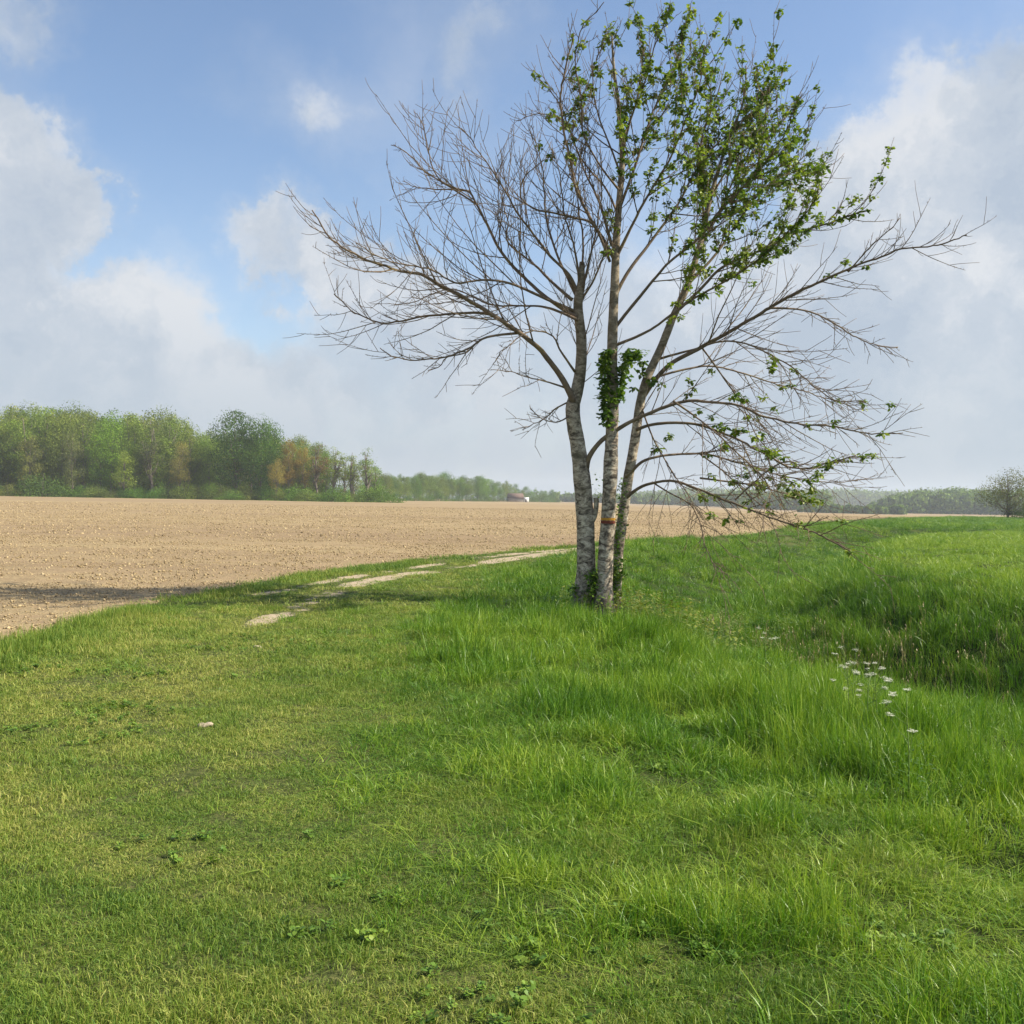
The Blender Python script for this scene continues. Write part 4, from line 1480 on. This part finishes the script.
plant_tree('poplar_tree', 'poplar', 3, 336, 499, 446, 297, (0.14, 0.165, 0.05), 'slender pale green tree, third from the right end of the wood', wide=1.4)
plant_tree('bare_tree', 'light', 4, 72, 497, 428, 292, (0.125, 0.130, 0.060), 'greyish half-leafed tree left of the bright green rounded tree', wide=.7)
plant_tree('bare_tree', 'light', 0, 30, 497, 432, 292, (0.135, 0.140, 0.060), 'tan grey half-leafed tree near the left end of the wood', wide=.8)
plant_tree('grey_tree', 'poplar', 0, 150, 497, 420, 292, (0.10, 0.11, 0.05), 'thin tree with bare trunks right of the bright green tree', wide=1.2)
plant_tree('grey_tree', 'light', 1, 180, 497, 438, 290, (0.17, 0.145, 0.07), 'buff thinly leafed tree in front of the dark gap in the wood', wide=.7)

cols_w = [(0.115, 0.150, 0.035), (0.13, 0.165, 0.045), (0.095, 0.14, 0.032), (0.145, 0.165, 0.06), (0.12, 0.135, 0.045), (0.10, 0.15, 0.03)]
for row, (Yd, dpx, dt) in enumerate(((302, 17, 8), (314, 18, 3), (330, 20, 0), (350, 22, -1))):
    px = -130 + row * 7
    while px < 376 - row * 4:
        if row == 0 and (215 < px < 275 or 95 < px < 122):
            px += dpx
            continue
        ty = prof(px, WTOP) + dt + tr_.uniform(-2.5, 4.5)
        kind = 'light' if tr_.random() < 0.7 else 'dense'
        if px > 325:
            kind = 'poplar'
            if row > 1:
                px += dpx
                continue
        plant_tree('woodland_tree', kind, tr_.randint(0, 9), px, prof(px, WBASE), ty, Yd + tr_.uniform(-4, 4), tr_.choice(cols_w if px < 330 else [PALE, MIDG]),
                   'spring green tree standing in the left wood beyond the field', GW, wide=tr_.uniform(.62, .85) if kind == 'dense' else (tr_.uniform(.8, 1.1) if kind == 'light' else 1.5))
        px += dpx * tr_.uniform(0.75, 1.25)
# understorey
GB = 'low bushes at the foot of the wood'
plant_tree('bramble_bush', 'bush', 0, 42, 497, 471, 284, (0.060, 0.105, 0.030), 'broad dark rounded thicket at the left foot of the wood', cat='bush', wide=1.15)
px = -120
while px < 385:
    if not (8 < px < 70):
        plant_tree('hedge_bush', 'bush', tr_.randint(0, 2), px, 497, prof(px, WBASE) - tr_.uniform(8, 19), 286 + tr_.uniform(-3, 6), tr_.choice([(0.07, 0.13, 0.03), (0.09, 0.16, 0.035), (0.11, 0.13, 0.05), (0.10, 0.14, 0.045)]),
                   'low green bush in the row edging the wood', GB, cat='bush', wide=tr_.uniform(.7, 1.2))
    px += tr_.uniform(9, 17)
for k in range(52):                        # shaded depth of the wood
    px = -120 + k * 9.5
    plant_tree('woodland_tree', 'bush', k, px, prof(px, WBASE), prof(px, WBASE) - tr_.uniform(22, 40) * (1 if px < 330 else .6), 322 + tr_.uniform(-5, 14), MIDG,
               'spring green tree standing in the left wood beyond the field', GW, wide=tr_.uniform(.5, .7))

# middle-distance line of trees beyond the field
MTOP = [(372, 476), (385, 470), (400, 473), (430, 471), (455, 474), (480, 475), (500, 479), (520, 485), (545, 489), (556, 490)]
MBASE = [(370, 500), (560, 503)]
GM = 'trees in the line receding across the field'
px = 366
while px < 556:
    Yd = float(np.interp(px, [366, 470, 556], [400, 560, 800]))
    for row in range(2):
        plant_tree('field_edge_tree', tr_.choice(['dense', 'light', 'dense']), tr_.randint(0, 9), px + row * 4, prof(px, MBASE), prof(px, MTOP) + tr_.uniform(-1, 5) - row, Yd + row * 14,
                   tr_.choice([MIDG, (0.075, 0.13, 0.035), (0.10, 0.135, 0.045), (0.12, 0.15, 0.055)]), 'hazy green tree in the line receding across the field', GM, wide=tr_.uniform(.8, 1.15))
    px += tr_.uniform(7, 11)
px = 375
while px < 560:
    Yd = float(np.interp(px, [366, 470, 556], [395, 550, 780]))
    plant_tree('field_edge_bush', 'bush', tr_.randint(0, 2), px, prof(px, MBASE), prof(px, MBASE) - tr_.uniform(6, 12), Yd, (0.07, 0.115, 0.035), 'low hazy bush under the line of trees receding across the field', 'bushes under the receding line of trees', cat='bush', wide=tr_.uniform(.8, 1.2))
    px += tr_.uniform(8, 14)


def far_wood(name, spans, leaf, label, seed):
    """a wood so far that it reads as one mass: one mesh of crowns"""
    g = np.random.default_rng(seed)
    A_ = Acc()
    for x0, x1, Yd, topf, step, depth, nl in spans:
        px = x0
        while px < x1:
            for row in range(depth):
                yy = Yd + row * 25 + g.uniform(-8, 8)
                ty = topf(px) + g.uniform(-1.2, 2.0)
                p = at(px + g.uniform(-2, 2), ty, yy)
                zb = H1(p.x, yy)
                ht = max(p.z - zb, 3)
                Wd_ = ht * g.uniform(.7, 1.1)
                n = nl
                d = g.normal(0, 1, (n, 3))
                d /= np.linalg.norm(d, axis=1)[:, None]
                d[:, 2] *= 1
                c = np.array([p.x, yy, zb + ht * .47]) + d * np.array([Wd_ * .5, Wd_ * .5, ht * .53]) * g.uniform(.55, 1.05, (n, 1)) * (1 + .15 * np.sin(d[:, :1] * 7 + g.uniform(0, 6)))
                c[:, 2] = np.where(c[:, 2] < zb + .3, zb + g.uniform(.3, ht * .3, n), c[:, 2])
                nrm = d + g.normal(0, .6, (n, 3))
                nrm /= np.linalg.norm(nrm, axis=1)[:, None]
                a = np.cross(nrm, g.normal(0, 1, (n, 3)))
                a /= np.linalg.norm(a, axis=1)[:, None]
                b = np.cross(nrm, a)
                sz = leaf * g.uniform(.6, 1.3, (n, 1))
                V_ = np.stack([c - a * sz, c - b * sz * .8, c + a * sz, c + b * sz * .8], 1).reshape(-1, 3)
                A_.add(V_, np.arange(len(V_)).reshape(-1, 4))
            px += step * g.uniform(.7, 1.3)
    o = obj(name, A_.mesh(name, [M_WLEAF], smooth=False))
    o.color = (0.085, 0.125, 0.045, 1)
    tag(o, label, None, None, 'stuff')
    return o


far_wood('distant_woodland', [(552, 745, 1010, lambda p: 493 + (p - 552) * .012, 5.5, 3, 230), (728, 830, 820, lambda p: 491 + 3 * math.sin(p * .15), 6, 3, 260),
                              (868, 925, 800, lambda p: float(np.interp(p, [868, 900, 930], [506, 493, 489])), 5.5, 3, 260), (800, 905, 640, lambda p: 505.5 + math.sin(p * .3), 5, 2, 160), (915, 1130, 780, lambda p: 490.5 + 1.5 * math.sin(p * .09), 6, 3, 260)],
         1.25, 'dark hazy blue green wood along the far side of the field', 3)
far_wood('hazy_woodland', [(640, 1150, 1650, lambda p: 489.5 + 1.5 * math.sin(p * .05 + 1), 5.5, 4, 170)], 2.0, 'pale haze-covered wood on the rising ground at the horizon', 4)

# lone hawthorn at the right edge
thorn = [crown_tree(60, 1.0, 1.25, 80, 7500, 0.012, 0.02, 0.25, 'round', 80)]
KINDS['thorn'] = thorn
plant_tree('hawthorn_tree', 'thorn', 0, 1008, 515, 467, 170, (0.085, 0.088, 0.042), 'lone brownish thorn tree standing alone at the right edge of the meadow', wide=1.0)
plant_tree('thorn_bush', 'bush', 1, 1030, 516, 498, 168, (0.07, 0.09, 0.035), 'low dark bush at the foot of the lone thorn tree', cat='bush', wide=.9)

# ------------------------------------------------------------------ barn at the far edge of the field
bx = at(516, 500, 640)
bz = H1(bx.x, 640)
barn = bpy.data.objects.new('barn', None)
COL.objects.link(barn)
barn.location = (bx.x, 640, bz)
barn.rotation_euler = (0, 0, R(12))
barn.scale = (.72, .72, .72)
tag(barn, 'small far barn with a brown pitched roof and white end wall among the trees', 'barn')


def boxv(x0, x1, y0, y1, z0, z1):
    v = [(x0, y0, z0), (x1, y0, z0), (x1, y1, z0), (x0, y1, z0), (x0, y0, z1), (x1, y0, z1), (x1, y1, z1), (x0, y1, z1)]
    return np.array(v, float), np.array([(0, 3, 2, 1), (4, 5, 6, 7), (0, 1, 5, 4), (1, 2, 6, 5), (2, 3, 7, 6), (3, 0, 4, 7)])


A_ = Acc()
A_.add(*boxv(-7, 6, -4, 4, -0.3, 3.2))
obj('wall', A_.mesh('wall', [flatmat('barn_wall', (0.30, 0.26, 0.22), .9, .15, .5)], smooth=False), barn)
A_ = Acc()
v = np.array([(-7.5, -4.6, 3.0), (6.5, -4.6, 3.0), (6.5, 4.6, 3.0), (-7.5, 4.6, 3.0), (-7.2, 0, 7.4), (6.2, 0, 7.4)])
A_.add(v, [(0, 1, 5, 4), (2, 3, 4, 5), (0, 3, 2, 1)], [(1, 2, 5), (3, 0, 4)])
obj('roof', A_.mesh('roof', [flatmat('barn_roof', (0.14, 0.095, 0.075), .9, .2, 1.0)], smooth=False), barn)
A_ = Acc()
A_.add(*boxv(6.02, 10.5, -4.2, 2.5, -0.3, 4.0))
obj('annexe', A_.mesh('annexe', [flatmat('barn_white', (0.72, 0.72, 0.70), .8, .08, .5)], smooth=False), barn)
A_ = Acc()
A_.add(*boxv(7.2, 8.6, -4.3, -4.201, 0, 2.4))
obj('door', A_.mesh('door', [flatmat('barn_door', (0.10, 0.08, 0.07), .8, .1, .5)], smooth=False), barn)

# ------------------------------------------------------------------ cow parsley
M_STEM = flatmat('parsley_stem', (0.13, 0.20, 0.05), .7, .2, 10)
M_UMB = flatmat('parsley_flower', (0.66, 0.66, 0.54), .8, .12, 30)
M_PLEAF = leafmat('parsley_leaf', (0.12, 0.20, 0.03), (0.08, 0.16, 0.025), (0.05, 0.11, 0.02), trans=.3)


def parsley(seed, h):
    g = np.random.default_rng(seed)
    st, fl, lv = Acc(), Acc(), Acc()
    heads = []
    P = np.array([[0, 0, -0.03], [.01, 0, h * .4], [.03, .02, h * .75], [.04, .02, h * .93]])
    v, q_, t_ = tube(P, [.006, .005, .004, .0025], 5)
    st.add(v, q_, t_)
    heads.append(P[-1])
    for k in range(g.integers(3, 6)):
        f = g.uniform(.35, .8)
        s = np.array([0.02, .01, h * f])
        a = g.uniform(0, 6.28)
        e = s + np.array([math.cos(a) * .17, math.sin(a) * .17, h * g.uniform(.12, .35)])
        v, q_, t_ = tube(np.array([s, (s + e) / 2 + [0, 0, -.02], e]), [.003, .0025, .0018], 4)
        st.add(v, q_, t_)
        heads.append(e)
    for hd in heads:
        rr_ = g.uniform(.022, .045)
        for k in range(12):
            a = k * 2.4
            rad = rr_ * math.sqrt((k + .5) / 12)
            c = hd + np.array([math.cos(a) * rad, math.sin(a) * rad, .03 + g.normal(0, .008)])
            v, q_, t_ = tube(np.array([hd, c]), [.001, .0008], 3)
            st.add(v, q_, t_)
            for j in range(8):
                p = c + np.array([g.normal(0, .008), g.normal(0, .008), .002 + g.normal(0, .002)])
                s = .0043
                b = g.uniform(0, 3)
                ca, sa = math.cos(b) * s, math.sin(b) * s
                fl.add([p + [ca, sa, 0], p + [-sa, ca, .001], p + [-ca, -sa, 0], p + [sa, -ca, .001]], [[0, 1, 2, 3]])
    for k in range(60):
        a = g.uniform(0, 6.28)
        rad = g.uniform(.03, .2)
        p = np.array([math.cos(a) * rad, math.sin(a) * rad, g.uniform(.05, h * .5)])
        d = np.array([math.cos(a), math.sin(a), g.uniform(-.3, .5)]) * g.uniform(.03, .05)
        s = np.array([-math.sin(a), math.cos(a), 0]) * .012
        lv.add([p, p + d * .5 - s, p + d, p + d * .5 + s], [[0, 1, 2, 3]])
    return st.mesh('stem', [M_STEM]), fl.mesh('flower_head', [M_UMB], smooth=False), lv.mesh('leaf', [M_PLEAF], smooth=False)


PV = [parsley(800 + k, h) for k, h in enumerate((.75, .85, .95, .7))]
GP = 'white flowering cow parsley plants in and along the ditch'
spots = [(846, 655, 'topmost at the left end of the near ditch cluster'), (855, 662, ''), (875, 670, ''), (882, 674, ''), (850, 674, ''), (870, 680, ''),
         (904, 689, 'standing apart right of the near ditch cluster'), (772, 640, 'behind the long grass in the middle of the ditch'), (876, 570, 'on the meadow above the shaded bank'), (880, 573, ''), (798, 552, ''), (803, 549, ''),
         (690, 573, 'on the slope just right of the tree'), (695, 577, ''), (870, 553, 'far down the ditch where it narrows'), (790, 547, '')]
for i, (px, py, what) in enumerate(spots):
    px += (7, -5, 4, -8, 2, -3)[i % 6]
    py += (-3, 4, -5, 2, 0)[i % 5]
    hh = (.75, .85, .95, .7)[i % 4] * .62
    gz = 0.0
    for _ in range(14):
        gx, gy = gp(px, py, gz + hh)
        gz = 0.5 * gz + 0.5 * H1(gx, gy)
    e = bpy.data.objects.new('cow_parsley', None)
    COL.objects.link(e)
    e.location = (gx, gy, gz)
    e.rotation_euler = (0, 0, i * 1.3)
    e.scale = (.66, .66, .66)
    tag(e, 'white flowering cow parsley ' + what if what else 'white flowering cow parsley among others of its kind by the ditch', 'wildflower', GP)
    for nm, me in zip(('stem', 'flower_head', 'leaf'), PV[i % 4]):
        obj(nm, me, e)

# ------------------------------------------------------------------ stones on the turf
def stone(px, py, s, label):
    gx, gy, gz = ground_hit(px, py)
    v, f = clod(int(px), .35)
    import bmesh
    me = mesh('stone', v * s, f, [M_STONE])
    bm = bmesh.new()
    bm.from_mesh(me)
    bmesh.ops.subdivide_edges(bm, edges=bm.edges, cuts=2, use_grid_fill=True, smooth=.6)
    bm.to_mesh(me)
    bm.free()
    o = obj('stone', me, loc=(gx, gy, gz + s * .2))
    tag(o, label, 'stone')
    return o


M_STONE = flatmat('stone', (0.34, 0.28, 0.20), .85, .25, 30, .5)
stone(205, 727, .055, 'pale flat stone lying alone in the short turf on the left')
stone(257, 648, .05, 'small pale stone in the turf at the near end of the bare track')

# ------------------------------------------------------------------ haze
hv, hf = boxv(-2500, 2500, -2500, 2500, -9.0, 48.0)
me = mesh('haze', hv, hf)
m, t, out = material('haze')
pv = t.new('ShaderNodeVolumePrincipled')
pv.inputs['Color'].default_value = (0.80, 0.88, 1.0, 1)
pv.inputs['Density'].default_value = HAZE_DENSITY
pv.inputs['Anisotropy'].default_value = 0.2
t.link(pv.outputs[0], out.inputs['Volume'])
me.materials.append(m)
hz = obj('haze', me)
tag(hz, None, None, None, 'stuff')
